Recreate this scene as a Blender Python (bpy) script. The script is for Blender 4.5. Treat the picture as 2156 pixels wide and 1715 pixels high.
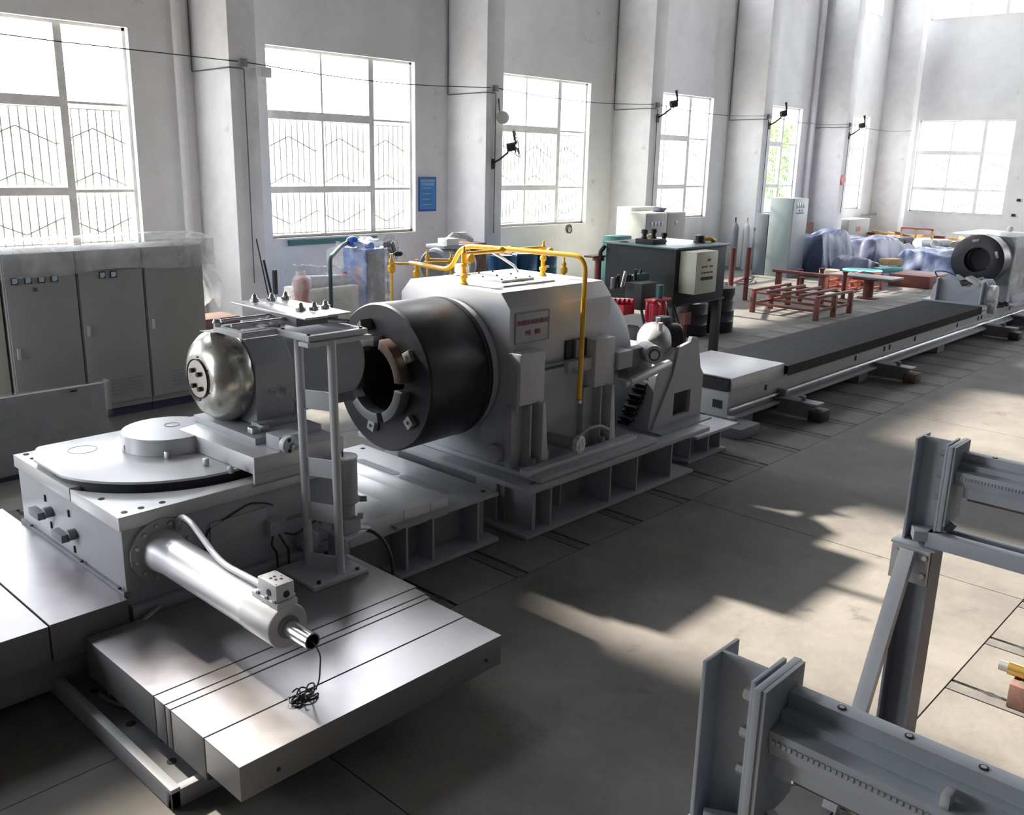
import bpy, bmesh, math, random
from mathutils import Vector, Matrix, Euler
random.seed(7)
PI = math.pi
for o in list(bpy.data.objects):
    bpy.data.objects.remove(o)
scene = bpy.context.scene
COL = scene.collection

# ------------------------------------------------------------------ camera, world, sun, exposure
def make_camera():
    yaw, pit, roll = math.radians(42.75), math.radians(-15.04), math.radians(1.36)
    F = Vector((math.cos(yaw)*math.cos(pit), math.sin(yaw)*math.cos(pit), math.sin(pit)))
    r = Vector((math.sin(yaw), -math.cos(yaw), 0)); u = r.cross(F)
    R = r*math.cos(roll) + u*math.sin(roll); U = -r*math.sin(roll) + u*math.cos(roll)
    cam = bpy.data.cameras.new('camera'); co = bpy.data.objects.new('camera', cam); COL.objects.link(co)
    m = Matrix((R, U, -F)).transposed().to_4x4(); m.translation = Vector((0, 0, 3.0))
    co.matrix_world = m
    cam.sensor_fit = 'HORIZONTAL'; cam.sensor_width = 36; cam.lens = 36*1939/2156
    cam.clip_start = .05; cam.clip_end = 400
    scene.camera = co
make_camera()
scene.view_settings.view_transform = 'Standard'; scene.view_settings.look = 'None'
scene.view_settings.gamma = 1; scene.view_settings.use_curve_mapping = False
scene.view_settings.exposure = 1.0
scene.cycles.use_denoising = True
scene.cycles.max_bounces = 12; scene.cycles.diffuse_bounces = 7; scene.cycles.glossy_bounces = 4
scene.cycles.transparent_max_bounces = 24; scene.cycles.transmission_bounces = 4
scene.cycles.sample_clamp_indirect = 8
scene.cycles.caustics_reflective = False; scene.cycles.caustics_refractive = False
w = bpy.data.worlds.new('world'); scene.world = w; w.use_nodes = True
nt = w.node_tree; bg = nt.nodes['Background']
tc = nt.nodes.new('ShaderNodeTexCoord'); sep = nt.nodes.new('ShaderNodeSeparateXYZ')
rmp = nt.nodes.new('ShaderNodeValToRGB')
rmp.color_ramp.elements[0].position = .48; rmp.color_ramp.elements[0].color = (.42, .42, .40, 1)
rmp.color_ramp.elements[1].position = .56; rmp.color_ramp.elements[1].color = (.93, .96, 1, 1)
mp = nt.nodes.new('ShaderNodeMapRange'); mp.inputs['From Min'].default_value = -1
nt.links.new(tc.outputs['Generated'], sep.inputs[0]); nt.links.new(sep.outputs['Z'], mp.inputs['Value'])
nt.links.new(mp.outputs['Result'], rmp.inputs['Fac']); nt.links.new(rmp.outputs['Color'], bg.inputs['Color'])
WORLD = 6.5
bg.inputs['Strength'].default_value = WORLD
sun = bpy.data.lights.new('sun', 'SUN'); sun.energy = 10; sun.color = (1, .90, .76); sun.angle = math.radians(2.2)
so = bpy.data.objects.new('sun', sun); COL.objects.link(so)
so.rotation_euler = Vector((.07, -1, -.74)).to_track_quat('-Z', 'Y').to_euler()
def portal(loc, size, direction):
    l = bpy.data.lights.new('window_portal', 'AREA'); l.shape = 'RECTANGLE'; l.size, l.size_y = size
    l.cycles.is_portal = True
    p = bpy.data.objects.new('window_portal', l); COL.objects.link(p); p.location = loc
    p.rotation_euler = Vector(direction).to_track_quat('-Z', 'Z').to_euler()

# ------------------------------------------------------------------ materials
MATS = {}
def mat(name, col, rough=.5, metal=0, bump=0, bscale=30, var=0, vscale=4, spec=.5, col2=None, stain=None, clear=0):
    if name in MATS: return MATS[name]
    m = bpy.data.materials.new(name); m.use_nodes = True; n = m.node_tree; b = n.nodes['Principled BSDF']
    b.inputs['Base Color'].default_value = (*col, 1); b.inputs['Roughness'].default_value = rough
    b.inputs['Metallic'].default_value = metal; b.inputs['Specular IOR Level'].default_value = spec
    if clear: b.inputs['Coat Weight'].default_value = clear; b.inputs['Coat Roughness'].default_value = .2
    t = n.nodes.new('ShaderNodeTexCoord')
    if var:
        ns = n.nodes.new('ShaderNodeTexNoise'); ns.inputs['Scale'].default_value = vscale; ns.inputs['Detail'].default_value = 6
        ns.inputs['Roughness'].default_value = .65
        r = n.nodes.new('ShaderNodeValToRGB'); c2 = col2 or tuple(min(1, c*(1+var)) for c in col)
        r.color_ramp.elements[0].position = .35; r.color_ramp.elements[1].position = .68
        r.color_ramp.elements[0].color = (*[c*(1-var) for c in col], 1); r.color_ramp.elements[1].color = (*c2, 1)
        n.links.new(t.outputs['Object'], ns.inputs['Vector']); n.links.new(ns.outputs['Fac'], r.inputs['Fac'])
        out = r.outputs['Color']
        if stain:
            n2 = n.nodes.new('ShaderNodeTexNoise'); n2.inputs['Scale'].default_value = stain[1]; n2.inputs['Detail'].default_value = 8
            n2.inputs['Roughness'].default_value = .7
            r2 = n.nodes.new('ShaderNodeValToRGB'); r2.color_ramp.elements[0].position = stain[2]; r2.color_ramp.elements[1].position = stain[2]+.12
            r2.color_ramp.elements[0].color = (0, 0, 0, 1); r2.color_ramp.elements[1].color = (1, 1, 1, 1)
            mx = n.nodes.new('ShaderNodeMix'); mx.data_type = 'RGBA'
            n.links.new(t.outputs['Object'], n2.inputs['Vector']); n.links.new(n2.outputs['Fac'], r2.inputs['Fac'])
            n.links.new(r2.outputs['Color'], mx.inputs['Factor']); n.links.new(out, mx.inputs['A'])
            mx.inputs['B'].default_value = (*stain[0], 1); out = mx.outputs['Result']
        n.links.new(out, b.inputs['Base Color'])
        mr = n.nodes.new('ShaderNodeMapRange'); mr.inputs['To Min'].default_value = max(.05, rough-.08); mr.inputs['To Max'].default_value = min(1, rough+.12)
        n.links.new(ns.outputs['Fac'], mr.inputs['Value']); n.links.new(mr.outputs['Result'], b.inputs['Roughness'])
    if bump:
        nb = n.nodes.new('ShaderNodeTexNoise'); nb.inputs['Scale'].default_value = bscale; nb.inputs['Detail'].default_value = 5
        bp = n.nodes.new('ShaderNodeBump'); bp.inputs['Strength'].default_value = bump; bp.inputs['Distance'].default_value = .01
        n.links.new(t.outputs['Object'], nb.inputs['Vector']); n.links.new(nb.outputs['Fac'], bp.inputs['Height']); n.links.new(bp.outputs['Normal'], b.inputs['Normal'])
    MATS[name] = m; return m
def film(name, col, alpha):
    m = bpy.data.materials.new(name); m.use_nodes = True; n = m.node_tree; b = n.nodes['Principled BSDF']
    b.inputs['Base Color'].default_value = (*col, 1); b.inputs['Roughness'].default_value = .22
    t = n.nodes.new('ShaderNodeTexCoord'); ns = n.nodes.new('ShaderNodeTexNoise'); ns.inputs['Scale'].default_value = 3.2; ns.inputs['Detail'].default_value = 2
    ns.inputs['Distortion'].default_value = .6
    mr = n.nodes.new('ShaderNodeMapRange'); mr.inputs['From Min'].default_value = .3; mr.inputs['From Max'].default_value = .7
    mr.inputs['To Min'].default_value = max(0, alpha-.15); mr.inputs['To Max'].default_value = min(1, alpha+.22)
    n.links.new(t.outputs['Object'], ns.inputs['Vector']); n.links.new(ns.outputs['Fac'], mr.inputs['Value']); n.links.new(mr.outputs['Result'], b.inputs['Alpha'])
    MATS[name] = m; return m
def glassm():
    m = bpy.data.materials.new('window_glass'); m.use_nodes = True; n = m.node_tree
    for x in list(n.nodes): n.nodes.remove(x)
    o = n.nodes.new('ShaderNodeOutputMaterial'); mx = n.nodes.new('ShaderNodeMixShader'); tr = n.nodes.new('ShaderNodeBsdfTransparent'); g = n.nodes.new('ShaderNodeBsdfGlossy')
    g.inputs['Roughness'].default_value = .03; tr.inputs['Color'].default_value = (.97, .98, .98, 1); mx.inputs[0].default_value = .05
    n.links.new(tr.outputs[0], mx.inputs[1]); n.links.new(g.outputs[0], mx.inputs[2]); n.links.new(mx.outputs[0], o.inputs[0]); return m
GLASS = glassm()
WALL = mat('whitewashed_plaster', (.86, .86, .87), .9, bump=.25, bscale=14, var=.05, vscale=1.3, col2=(.90, .90, .91), stain=((.62, .60, .60), 2.3, .62))
PILL = mat('column_plaster', (.78, .775, .79), .9, bump=.3, bscale=18, var=.07, vscale=1.7, col2=(.84, .83, .84), stain=((.62, .55, .52), 1.4, .60))
CONC = mat('concrete_floor', (.135, .130, .124), .8, bump=.25, bscale=22, var=.16, vscale=.9, col2=(.20, .19, .178), stain=((.092, .088, .084), 2.2, .60), spec=.3)
CONCD = mat('slot_void', (.02, .02, .022), .8)
RAILM = mat('cast_iron_rail', (.12, .117, .113), .75, 0, var=.2, vscale=5, spec=.3)
GREY = mat('grey_machine_paint', (.37, .385, .42), .42, var=.05, vscale=3, bump=.06, bscale=40)
GREYL = mat('light_grey_paint', (.50, .515, .55), .34, var=.05, vscale=3)
GREYD = mat('dull_grey_paint', (.22, .23, .255), .55, var=.12, vscale=4, bump=.1, bscale=30)
GREYB = mat('blue_grey_paint', (.36, .39, .44), .5, var=.08, vscale=3, bump=.1, bscale=35, stain=((.30, .28, .28), 3.5, .62))
CABG = mat('cabinet_grey', (.30, .30, .295), .5, var=.04, vscale=2)
CABS = mat('cabinet_side', (.55, .57, .48), .5)
STEEL = mat('ground_steel', (.56, .55, .57), .27, .92, var=.10, vscale=6, bump=.03, bscale=60)
STEELB = mat('bright_steel', (.68, .68, .69), .2, 1, var=.05, vscale=8)
COVER = mat('sheet_steel_cover', (.42, .405, .42), .30, .9, var=.10, vscale=2.2)
COVSIDE = mat('painted_cover_side', (.15, .152, .16), .5)
COVERL = mat('painted_cover', (.66, .66, .69), .32, .2, var=.05, vscale=3)  # way cover paint lightened to carry the glancing window light
GREYT = mat('smooth_light_top', (.64, .645, .67), .30, .15, var=.03)  # tops coloured lighter, window light put into the paint
BALL = mat('oily_turned_steel', (.50, .49, .47), .24, .95, var=.22, vscale=3.5, col2=(.60, .58, .50))
BLACK = mat('black_oxide_steel', (.021, .021, .028), .36, .2, var=.25, vscale=5, bump=.04, bscale=50)
BLACKM = mat('matt_black', (.02, .02, .024), .6)
BOLT = mat('dark_bolt', (.05, .05, .055), .4, .7)
BOLTL = mat('zinc_bolt', (.5, .5, .5), .35, .8)
YEL = mat('yellow_enamel', (.74, .40, .008), .32, var=.08, vscale=6, clear=.3)
RED = mat('red_enamel', (.50, .02, .04), .35, clear=.3)
REDBR = mat('red_oxide_primer', (.165, .045, .038), .6, var=.18, vscale=6, bump=.1)
REDOR = mat('orange_red_primer', (.42, .10, .06), .6, var=.15, vscale=6)
TANK = mat('dark_green_grey_enamel', (.020, .023, .027), .55, var=.15, vscale=3, spec=.3)
TANKT = mat('oily_teal_lid', (.10, .16, .17), .3, .2, var=.2, vscale=4)
BEIGE = mat('cream_enamel', (.56, .56, .46), .45, var=.04, vscale=3)
CREAM = mat('cream_sheet', (.68, .68, .60), .5, var=.03)
TARP = mat('blue_tarpaulin', (.035, .058, .15), .45, bump=1.0, bscale=5, var=.25, vscale=2.5, col2=(.06, .09, .19))
TARPG = mat('lavender_tarpaulin', (.10, .108, .20), .45, bump=1.0, bscale=5, var=.2, vscale=2.5)
WOOD = mat('raw_crate_wood', (.50, .33, .17), .75, var=.2, vscale=9, bump=.2)
BLUE = mat('dryer_blue', (.02, .13, .50), .35)
DRUM = mat('blue_drum', (.015, .11, .24), .35)
TEAL = mat('teal_board', (.06, .20, .20), .6, var=.1)
SIGN = mat('sign_blue', (.05, .30, .72), .4)
SIGND = mat('sign_dark_blue', (.03, .10, .45), .4)
SIGNW = mat('sign_lettering', (.75, .82, .75), .5)
REDTXT = mat('red_lettering', (.30, .012, .05), .5)
FRAME = mat('window_frame_paint', (.88, .86, .84), .5, var=.12, vscale=3)  # frame colour lightened to stand in for flare around the windows
GRILLE = mat('grille_rod', (.30, .28, .25), .6)
CABLE = mat('black_cable', (.03, .03, .035), .6)
COND = mat('conduit_paint', (.13, .12, .125), .6)
GREYHOSE = mat('grey_hose', (.25, .25, .26), .5)
LEAF = mat('foliage', (.12, .30, .05), .7, var=.3)
WHITEP = mat('white_paint', (.78, .78, .78), .5)
LENS = mat('meter_glass', (.45, .56, .68), .2)
PINK = mat('faded_red_enamel', (.48, .13, .13), .5)
BROWN = mat('rust_brown', (.14, .075, .06), .7, var=.3, vscale=8)
BRASS = mat('brass', (.7, .45, .14), .3, .9)
FILM = film('clear_plastic_film', (.80, .81, .84), .30)
FILM2 = film('thin_plastic_film', (.6, .6, .64), .16)
BELLOW = mat('rubber_bellows', (.045, .045, .052), .5, var=.2, vscale=4)
COPPER = mat('copper_jaw_face', (.15, .105, .09), .5, .4)
JAW = mat('grey_jaw', (.16, .165, .17), .45, .4)
TURQ = mat('turquoise_plastic', (.1, .45, .5), .5)
ROOF = mat('roof_sheet', (.16, .16, .165), .8)
WALLD = mat('grimy_wall', (.16, .155, .15), .9, var=.2)  # unseen walls, like the roof, coloured dark to cut fill light

# ------------------------------------------------------------------ mesh building helpers
TH = {}
class B:
    """collects shapes given in world coordinates"""
    def __init__(s): s.bm = bmesh.new()
    def box(s, x0, x1, y0, y1, z0, z1):
        v = [s.bm.verts.new((x, y, z)) for x in (x0, x1) for y in (y0, y1) for z in (z0, z1)]
        for f in ((0, 1, 3, 2), (4, 6, 7, 5), (0, 4, 5, 1), (2, 3, 7, 6), (0, 2, 6, 4), (1, 5, 7, 3)): s.bm.faces.new([v[i] for i in f])
        return s
    def obox(s, c, size, rot=(0, 0, 0)):
        M = Euler(rot).to_matrix(); c = Vector(c); h = Vector(size)/2
        v = [s.bm.verts.new(c + M @ Vector((x*h.x, y*h.y, z*h.z))) for x in (-1, 1) for y in (-1, 1) for z in (-1, 1)]
        for f in ((0, 1, 3, 2), (4, 6, 7, 5), (0, 4, 5, 1), (2, 3, 7, 6), (0, 2, 6, 4), (1, 5, 7, 3)): s.bm.faces.new([v[i] for i in f])
        return s
    def beam(s, a, b, w, h, up=(0, 0, 1)):
        a = Vector(a); b = Vector(b); d = (b-a).normalized(); u = Vector(up)
        if abs(d.dot(u)) > .98: u = Vector((0, 1, 0))
        r = d.cross(u).normalized(); u = r.cross(d)
        v = [s.bm.verts.new(p + r*(i*w/2) + u*(j*h/2)) for p in (a, b) for i in (-1, 1) for j in (-1, 1)]
        for f in ((0, 1, 3, 2), (4, 6, 7, 5), (0, 4, 5, 1), (2, 3, 7, 6), (0, 2, 6, 4), (1, 5, 7, 3)): s.bm.faces.new([v[i] for i in f])
        return s
    def prism(s, pts, ax, a, b):
        """pts: polygon in the two other axes, extruded on ax from a to b"""
        def P(p, t): return {'x': (t, p[0], p[1]), 'y': (p[0], t, p[1]), 'z': (p[0], p[1], t)}[ax]
        v0 = [s.bm.verts.new(P(p, a)) for p in pts]; v1 = [s.bm.verts.new(P(p, b)) for p in pts]; n = len(pts)
        s.bm.faces.new(v0); s.bm.faces.new(v1[::-1])
        for i in range(n): s.bm.faces.new((v0[i], v0[(i+1) % n], v1[(i+1) % n], v1[i]))
        return s
    def lathe(s, prof, o, d, n=32, cap=True, arc=None, closed=False):
        """prof: (t along d, radius) list"""
        o = Vector(o); d = Vector(d).normalized(); u = d.orthogonal().normalized() if abs(d.z) > .9 else Vector((0, 0, 1)).cross(d).normalized()
        w_ = d.cross(u); rings = []
        for t, r in prof:
            rings.append([s.bm.verts.new(o + d*t + (u*math.cos(2*PI*k/n) + w_*math.sin(2*PI*k/n))*max(r, 1e-4)) for k in range(n)])
        m = len(rings)
        for i in range(m if closed else m-1):
            a, b = rings[i], rings[(i+1) % m]
            for k in range(n): s.bm.faces.new((a[k], a[(k+1) % n], b[(k+1) % n], b[k]))
        if cap and not closed: s.bm.faces.new(rings[0][::-1]); s.bm.faces.new(rings[-1])
        return s
    def cyl(s, a, b, r, r2=None, n=24):
        a = Vector(a); b = Vector(b); return s.lathe([(0, r), ((b-a).length, r if r2 is None else r2)], a, b-a, n)
    def ring(s, a, b, r1, r2, n=32):
        a = Vector(a); b = Vector(b); L = (b-a).length; return s.lathe([(0, r1), (0, r2), (L, r2), (L, r1)], a, b-a, n, closed=True)
    def sector(s, o, x0, x1, r0, r1, a0, a1, n=10):
        """block between radii about an X axis, from x0 to x1"""
        vs = []
        for k in range(n+1):
            a = a0 + (a1-a0)*k/n
            vs.append([s.bm.verts.new((x, o[0]+r*math.cos(a), o[1]+r*math.sin(a))) for x, r in ((x0, r0), (x0, r1), (x1, r1), (x1, r0))])
        for k in range(n):
            for j in range(4): s.bm.faces.new((vs[k][j], vs[k][(j+1) % 4], vs[k+1][(j+1) % 4], vs[k+1][j]))
        s.bm.faces.new(vs[0][::-1]); s.bm.faces.new(vs[-1]); return s
    def tube(s, pts, r, n=10, rad=0, seg=6):
        P = [Vector(p) for p in pts]
        if rad:
            Q = [P[0]]
            for i in range(1, len(P)-1):
                a, b, c = P[i-1], P[i], P[i+1]; d1 = (a-b); d2 = (c-b); k = min(rad, d1.length*.45, d2.length*.45)
                p0 = b+d1.normalized()*k; p2 = b+d2.normalized()*k
                for j in range(seg+1):
                    t = j/seg; Q.append(p0*(1-t)**2 + b*2*t*(1-t) + p2*t*t)
            Q.append(P[-1]); P = Q
        rings = []; pu = None
        for i, p in enumerate(P):
            d = (P[min(i+1, len(P)-1)]-P[max(i-1, 0)]).normalized()
            if pu is None: u = d.orthogonal().normalized()
            else:
                u = pu - d*pu.dot(d); u = u.normalized() if u.length > 1e-5 else d.orthogonal().normalized()
            pu = u; w_ = d.cross(u); rr = r[i] if isinstance(r, (list, tuple)) else r
            rings.append([s.bm.verts.new(p + (u*math.cos(2*PI*k/n)+w_*math.sin(2*PI*k/n))*rr) for k in range(n)])
        for a, b in zip(rings, rings[1:]):
            for k in range(n): s.bm.faces.new((a[k], a[(k+1) % n], b[(k+1) % n], b[k]))
        s.bm.faces.new(rings[0][::-1]); s.bm.faces.new(rings[-1]); return s
    def ball(s, c, r, n=14, sc=(1, 1, 1)):
        M = Matrix.Translation(c) @ Matrix.Diagonal((*[r*k for k in sc], 1)); bmesh.ops.create_uvsphere(s.bm, u_segments=n, v_segments=n//2, radius=1, matrix=M); return s
    def hexbolt(s, p, d, r=.012, h=.012, shank=0):
        d = Vector(d).normalized(); p = Vector(p); s.lathe([(0, r), (h, r)], p, d, 6)
        if shank: s.lathe([(h, r*.55), (h+shank, r*.5)], p, d, 10)
        return s
    def build(s, name, m, parent=None, bevel=0, smooth=False, solid=0):
        bm = s.bm
        bmesh.ops.recalc_face_normals(bm, faces=bm.faces)
        if bevel:
            es = [e for e in bm.edges if len(e.link_faces) == 2 and e.calc_face_angle(0) > .6]
            bmesh.ops.bevel(bm, geom=es, offset=bevel, segments=2, affect='EDGES', profile=.6, clamp_overlap=True)
        off = TH.get(parent, Vector()) if parent else Vector()
        base = None
        if parent is None:
            zs = [v.co for v in bm.verts]; lo = [min(v[i] for v in zs) for i in range(3)]; hi = [max(v[i] for v in zs) for i in range(3)]
            off = Vector(((lo[0]+hi[0])/2, (lo[1]+hi[1])/2, lo[2])); base = off
        bmesh.ops.translate(bm, verts=bm.verts, vec=-off)
        me = bpy.data.meshes.new(name); bm.to_mesh(me); bm.free()
        me.materials.append(m)
        if smooth or bevel:
            me.shade_smooth(); me.set_sharp_from_angle(angle=math.radians(35))
        ob = bpy.data.objects.new(name, me); COL.objects.link(ob)
        if parent: ob.parent = parent
        if base is not None: ob.location = base
        TH[ob] = off
        if solid:
            sm = ob.modifiers.new('thickness', 'SOLIDIFY'); sm.thickness = solid
        return ob
def tag(o, label, cat, group=None, kind=None):
    if label: o['label'] = label
    if cat: o['category'] = cat
    if group: o['group'] = group
    if kind: o['kind'] = kind
    return o
def thing(name, label, cat, loc, group=None):
    o = bpy.data.objects.new(name, None); COL.objects.link(o); o.location = loc; o.empty_display_size = .1
    TH[o] = Vector(loc); return tag(o, label, cat, group)
def sub(o, par):
    """remember that children of part o are built in its own offset"""
    return o
def struct(o): o['kind'] = 'structure'; return o
def copy_tree(o, parent=None, loc=None, rz=None, label=None):
    c = o.copy(); COL.objects.link(c)
    if parent is not None: c.parent = parent
    if loc is not None: c.location = loc
    if rz is not None: c.rotation_euler.z = rz
    if label: c['label'] = label
    for ch in list(o.children): copy_tree(ch, c)
    return c
def text_part(body, size, loc, rot, m, name, parent, depth=.002, align='CENTER', sx=1):
    cu = bpy.data.curves.new('t', 'FONT'); cu.body = body; cu.size = size; cu.extrude = depth/2; cu.align_x = align; cu.align_y = 'CENTER'; cu.resolution_u = 3
    to = bpy.data.objects.new('t', cu); COL.objects.link(to)
    dg = bpy.context.evaluated_depsgraph_get(); dg.update()
    me = bpy.data.meshes.new_from_object(to.evaluated_get(dg)); bpy.data.objects.remove(to)
    M = Matrix.Translation(Vector(loc)-TH[parent]) @ Euler(rot).to_matrix().to_4x4() @ Matrix.Diagonal((sx, 1, 1, 1))
    me.transform(M); me.materials.clear(); me.materials.append(m)
    ob = bpy.data.objects.new(name, me); COL.objects.link(ob); ob.parent = parent; TH[ob] = TH[parent]
    return ob

# ================================================================== THE ROOM
WY, EX, CZ = 14.9, 38.0, 14.2          # inner face of left wall, of end wall, ceiling height
RX, RY = -5.0, -7.0
WINX = [(3.65, 7.1), (9.55, 13.0), (15.25, 18.7), (20.95, 24.4), (26.55, 30.0), (32.05, 35.5)]
WZ0, WZ1, UZ0, UZ1 = 1.50, 4.85, 8.35, 11.4
def wall_with_holes(name, axis, a0, a1, t0, t1, holes, zt=CZ, m=None):
    b = B()
    def bx(u0, u1, z0, z1):
        if u1-u0 < 1e-4 or z1-z0 < 1e-4: return
        if axis == 'x': b.box(u0, u1, t0, t1, z0, z1)
        else: b.box(t0, t1, u0, u1, z0, z1)
    cuts = sorted(holes); rows = sorted(set(h[2:] for h in cuts))
    z = 0
    for (z0, z1) in rows:
        bx(a0, a1, z, z0)
        u = a0
        for h in [h for h in cuts if h[2:] == (z0, z1)]:
            bx(u, h[0], z0, z1); u = h[1]
        bx(u, a1, z0, z1); z = z1
    bx(a0, a1, z, zt)
    return struct(b.build(name, m or WALL))
EWIN = (10.55, 14.0, 1.40, 4.82)
left_holes = [(a, b, WZ0, WZ1) for a, b in WINX] + [(a, b, UZ0, UZ1) for a, b in WINX] + [(-2.0, 1.4, WZ0, WZ1), (-2.0, 1.4, UZ0, UZ1)]
wall_left = wall_with_holes('wall_left', 'x', RX-.3, EX+.3, WY, WY+.28, left_holes)
wall_far = wall_with_holes('wall_far', 'y', RY, WY, EX, EX+.28, [EWIN, (4.6, 8.05, 1.40, 4.82), (-1.4, 2.05, 1.40, 4.82), (10.3, 14.1, 8.45, 12.6), (4.4, 8.2, 8.45, 12.6), (-1.6, 2.2, 8.45, 12.6)])
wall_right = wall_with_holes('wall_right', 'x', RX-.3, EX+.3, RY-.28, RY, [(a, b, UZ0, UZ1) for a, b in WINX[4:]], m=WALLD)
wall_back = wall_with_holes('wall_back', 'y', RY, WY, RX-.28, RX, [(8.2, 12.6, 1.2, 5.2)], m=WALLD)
struct(B().box(RX-.3, EX+.3, RY-.3, WY+.3, CZ, CZ+.2).build('ceiling', ROOF))
# floor: dark bed below, then concrete strips between slots, and slabs
floor = struct(B().box(RX-.3, EX+.3, RY-.3, WY+.3, -.30, -.035).build('floor', CONCD))
SLOT0, PITCH = 4.77, .743
def fpart(name, m, *bx, bevel=0):
    b = B()
    b.box(*bx); return b.build(name, m, floor, bevel=bevel)
kmin, kmax = -13, 44
mA = mB = None
def dupm(src, dx):
    c = src.copy(); COL.objects.link(c); c.location.x += dx; return c
ya0, ya1 = 4.22, 8.12; yb0, yb1 = -6.98, 1.40
x0 = SLOT0 + kmin*PITCH
protos = []
for (y0, y1) in ((ya0, ya1), (yb0, yb1)):
    s1 = fpart('slab', CONC, x0+.030, x0+PITCH-.111, y0, y1, -.035, 0)
    s2 = fpart('slot_rail', RAILM, x0+PITCH-.099, x0+PITCH, y0, y1, -.035, .0005)
    far = y0 if y0 == ya0 else y1
    ks = []
    for yy in ((ya0+.16, ya1-.12) if y0 == ya0 else (yb1-.22,)):
        b = B(); b.prism([(x0-.014, yy), (x0+.012, yy-.085), (x0+.038, yy), (x0+.012, yy+.085)], 'z', -.034, .0015)
        ks.append(b.build('slot_keyhole', CONCD, floor))
    protos.append([s1, s2]+ks)
for k in range(1, kmax-kmin):
    for g in protos:
        for o in g: dupm(o, k*PITCH)
xl = x0 + (kmax-kmin)*PITCH
for (y0, y1, xs) in ((1.409, 4.214, [RX]+[-2.2+4.62*i for i in range(9)]+[EX]), (8.128, WY, [RX]+[-1+5.65*i for i in range(7)]+[EX])):
    for a, b_ in zip(xs, xs[1:]): fpart('slab', CONC, a+.004, b_-.004, y0, y1, -.035, 0)
for y0, y1 in ((ya0, ya1), (yb0, yb1)):
    fpart('slab', CONC, RX, x0-.001, y0, y1, -.035, 0); fpart('slab', CONC, xl+.02, EX, y0, y1, -.035, 0)
# columns
PX = [-3.25, 2.45, 8.15, 13.9, 19.65, 25.3, 30.9, 36.5]
for x in PX:
    struct(B().box(x, x+.5, 13.75, WY, 0, CZ).build('wall_column', PILL, bevel=.02))
for x in PX[1::2]:
    struct(B().box(x, x+.5, RY, RY+1.1, 0, CZ).build('wall_column', PILL))

def window(idx, a, b, z0, z1, axis='x', full=True, simple=False):
    """frame with a thick mullion at two thirds and a thick transom; axis x: in left wall, y: in end wall"""
    T = WY+.16 if axis == 'x' else EX+.16
    cx = (a+b)/2
    def bxx(bb, u0, u1, t0, t1, zz0, zz1):
        if axis == 'x': bb.box(u0, u1, T+t0, T+t1, zz0, zz1)
        else: bb.box(T+t0, T+t1, EWF(u0), EWF(u1), zz0, zz1)
    EWF = (lambda u: a+b-u)             # mirrored on the end wall
    root = bpy.data.objects.new('window_%d' % idx, None); COL.objects.link(root)
    base = Vector((cx, WY, z0)) if axis == 'x' else Vector((EX, cx, z0))
    root.location = base; TH[root] = base; root['kind'] = 'structure'
    W = b-a; H = z1-z0
    m1, m2 = a+W*.365, a+W*.70; zt, zl = z0+H*.655, z0+H*.26
    if simple: zt, zl = z0+H*.5, None
    f = B(); e = .045
    for (u0, u1, q0, q1) in ((a, a+e, z0, z1), (b-e, b, z0, z1), (a, b, z0, z0+e), (a, b, z1-e, z1)): bxx(f, u0, u1, -.04, .04, q0, q1)
    f.build('window_frame', FRAME, root)
    mu = B(); bxx(mu, m2-.06, m2+.06, -.05, .05, z0+e, z1-e); mu.build('mullion', FRAME, root)
    mu = B(); bxx(mu, m1-.022, m1+.022, -.03, .03, z0+e, z1-e); mu.build('mullion', FRAME, root)
    tr = B(); bxx(tr, a+e, m2-.06, -.05, .05, zt-.075, zt+.075); bxx(tr, m2+.06, b-e, -.03, .03, zt-.02, zt+.02); tr.build('transom', FRAME, root)
    if zl:
        tr = B(); bxx(tr, a+e, m2-.06, -.045, .045, zl-.06, zl+.06); bxx(tr, m2+.06, b-e, -.03, .03, zl-.025, zl+.025); tr.build('transom', FRAME, root)
    cols = [(a+e, m1-.022), (m1+.022, m2-.06), (m2+.06, b-e)]
    rows = [(z0+e, zl-.05), (zl+.05, zt-.06), (zt+.06, z1-e)] if zl else [(z0+e, zt-.06), (zt+.06, z1-e)]
    for c0, c1 in cols:
        for r0, r1 in rows:
            p = B(); bxx(p, c0, c1, -.004, .004, r0, r1); p.build('pane', GLASS, root)
    if full:                            # wrought security grille outside the glass
        g = B(); tt = .085; zg = z0+H*.63
        def rod(u0, q0, u1, q1, r=.012):
            if axis == 'x': g.tube([(u0, T+tt, q0), (u1, T+tt, q1)], r, 5)
            else: g.tube([(T+tt, EWF(u0), q0), (T+tt, EWF(u1), q1)], r, 5)
        n = 27
        for i in range(1, n): rod(a+W*i/n, z0+.02, a+W*i/n, zg)
        rod(a, zg, b, zg, .012); rod(a, z0+H*.02, b, z0+H*.02, .012)
        for j in range(3):
            c = a+W*(j+.5)/3; h = W/6
            for zz, s in ((z0+H*.14, -1), (z0+H*.27, 1), (z0+H*.47, 1)):
                pk = zz + s*H*.075; rod(c-h, zz, c, pk, .011); rod(c, pk, c+h, zz, .011)
        tag(g.build('security_grille', GRILLE, root), None, None, kind='stuff')
    # jamb-side sill
    s = B()
    if axis == 'x': s.box(a, b, WY-.02, WY+.28, z0-.03, z0)
    else: s.box(EX-.02, EX+.28, a, b, z0-.03, z0)
    s.build('window_sill', FRAME, root)
    return root
n = 0
for (a, b) in WINX: n += 1; window(n, a, b, WZ0, WZ1)
n += 1; window(n, *EWIN, axis='y')
for (a, b) in WINX[-2:]: n += 1; window(n, a, b, UZ0, UZ1, full=False, simple=True)
n += 1; window(n, 10.3, 14.1, 8.45, 12.6, axis='y', full=False, simple=True)
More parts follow.
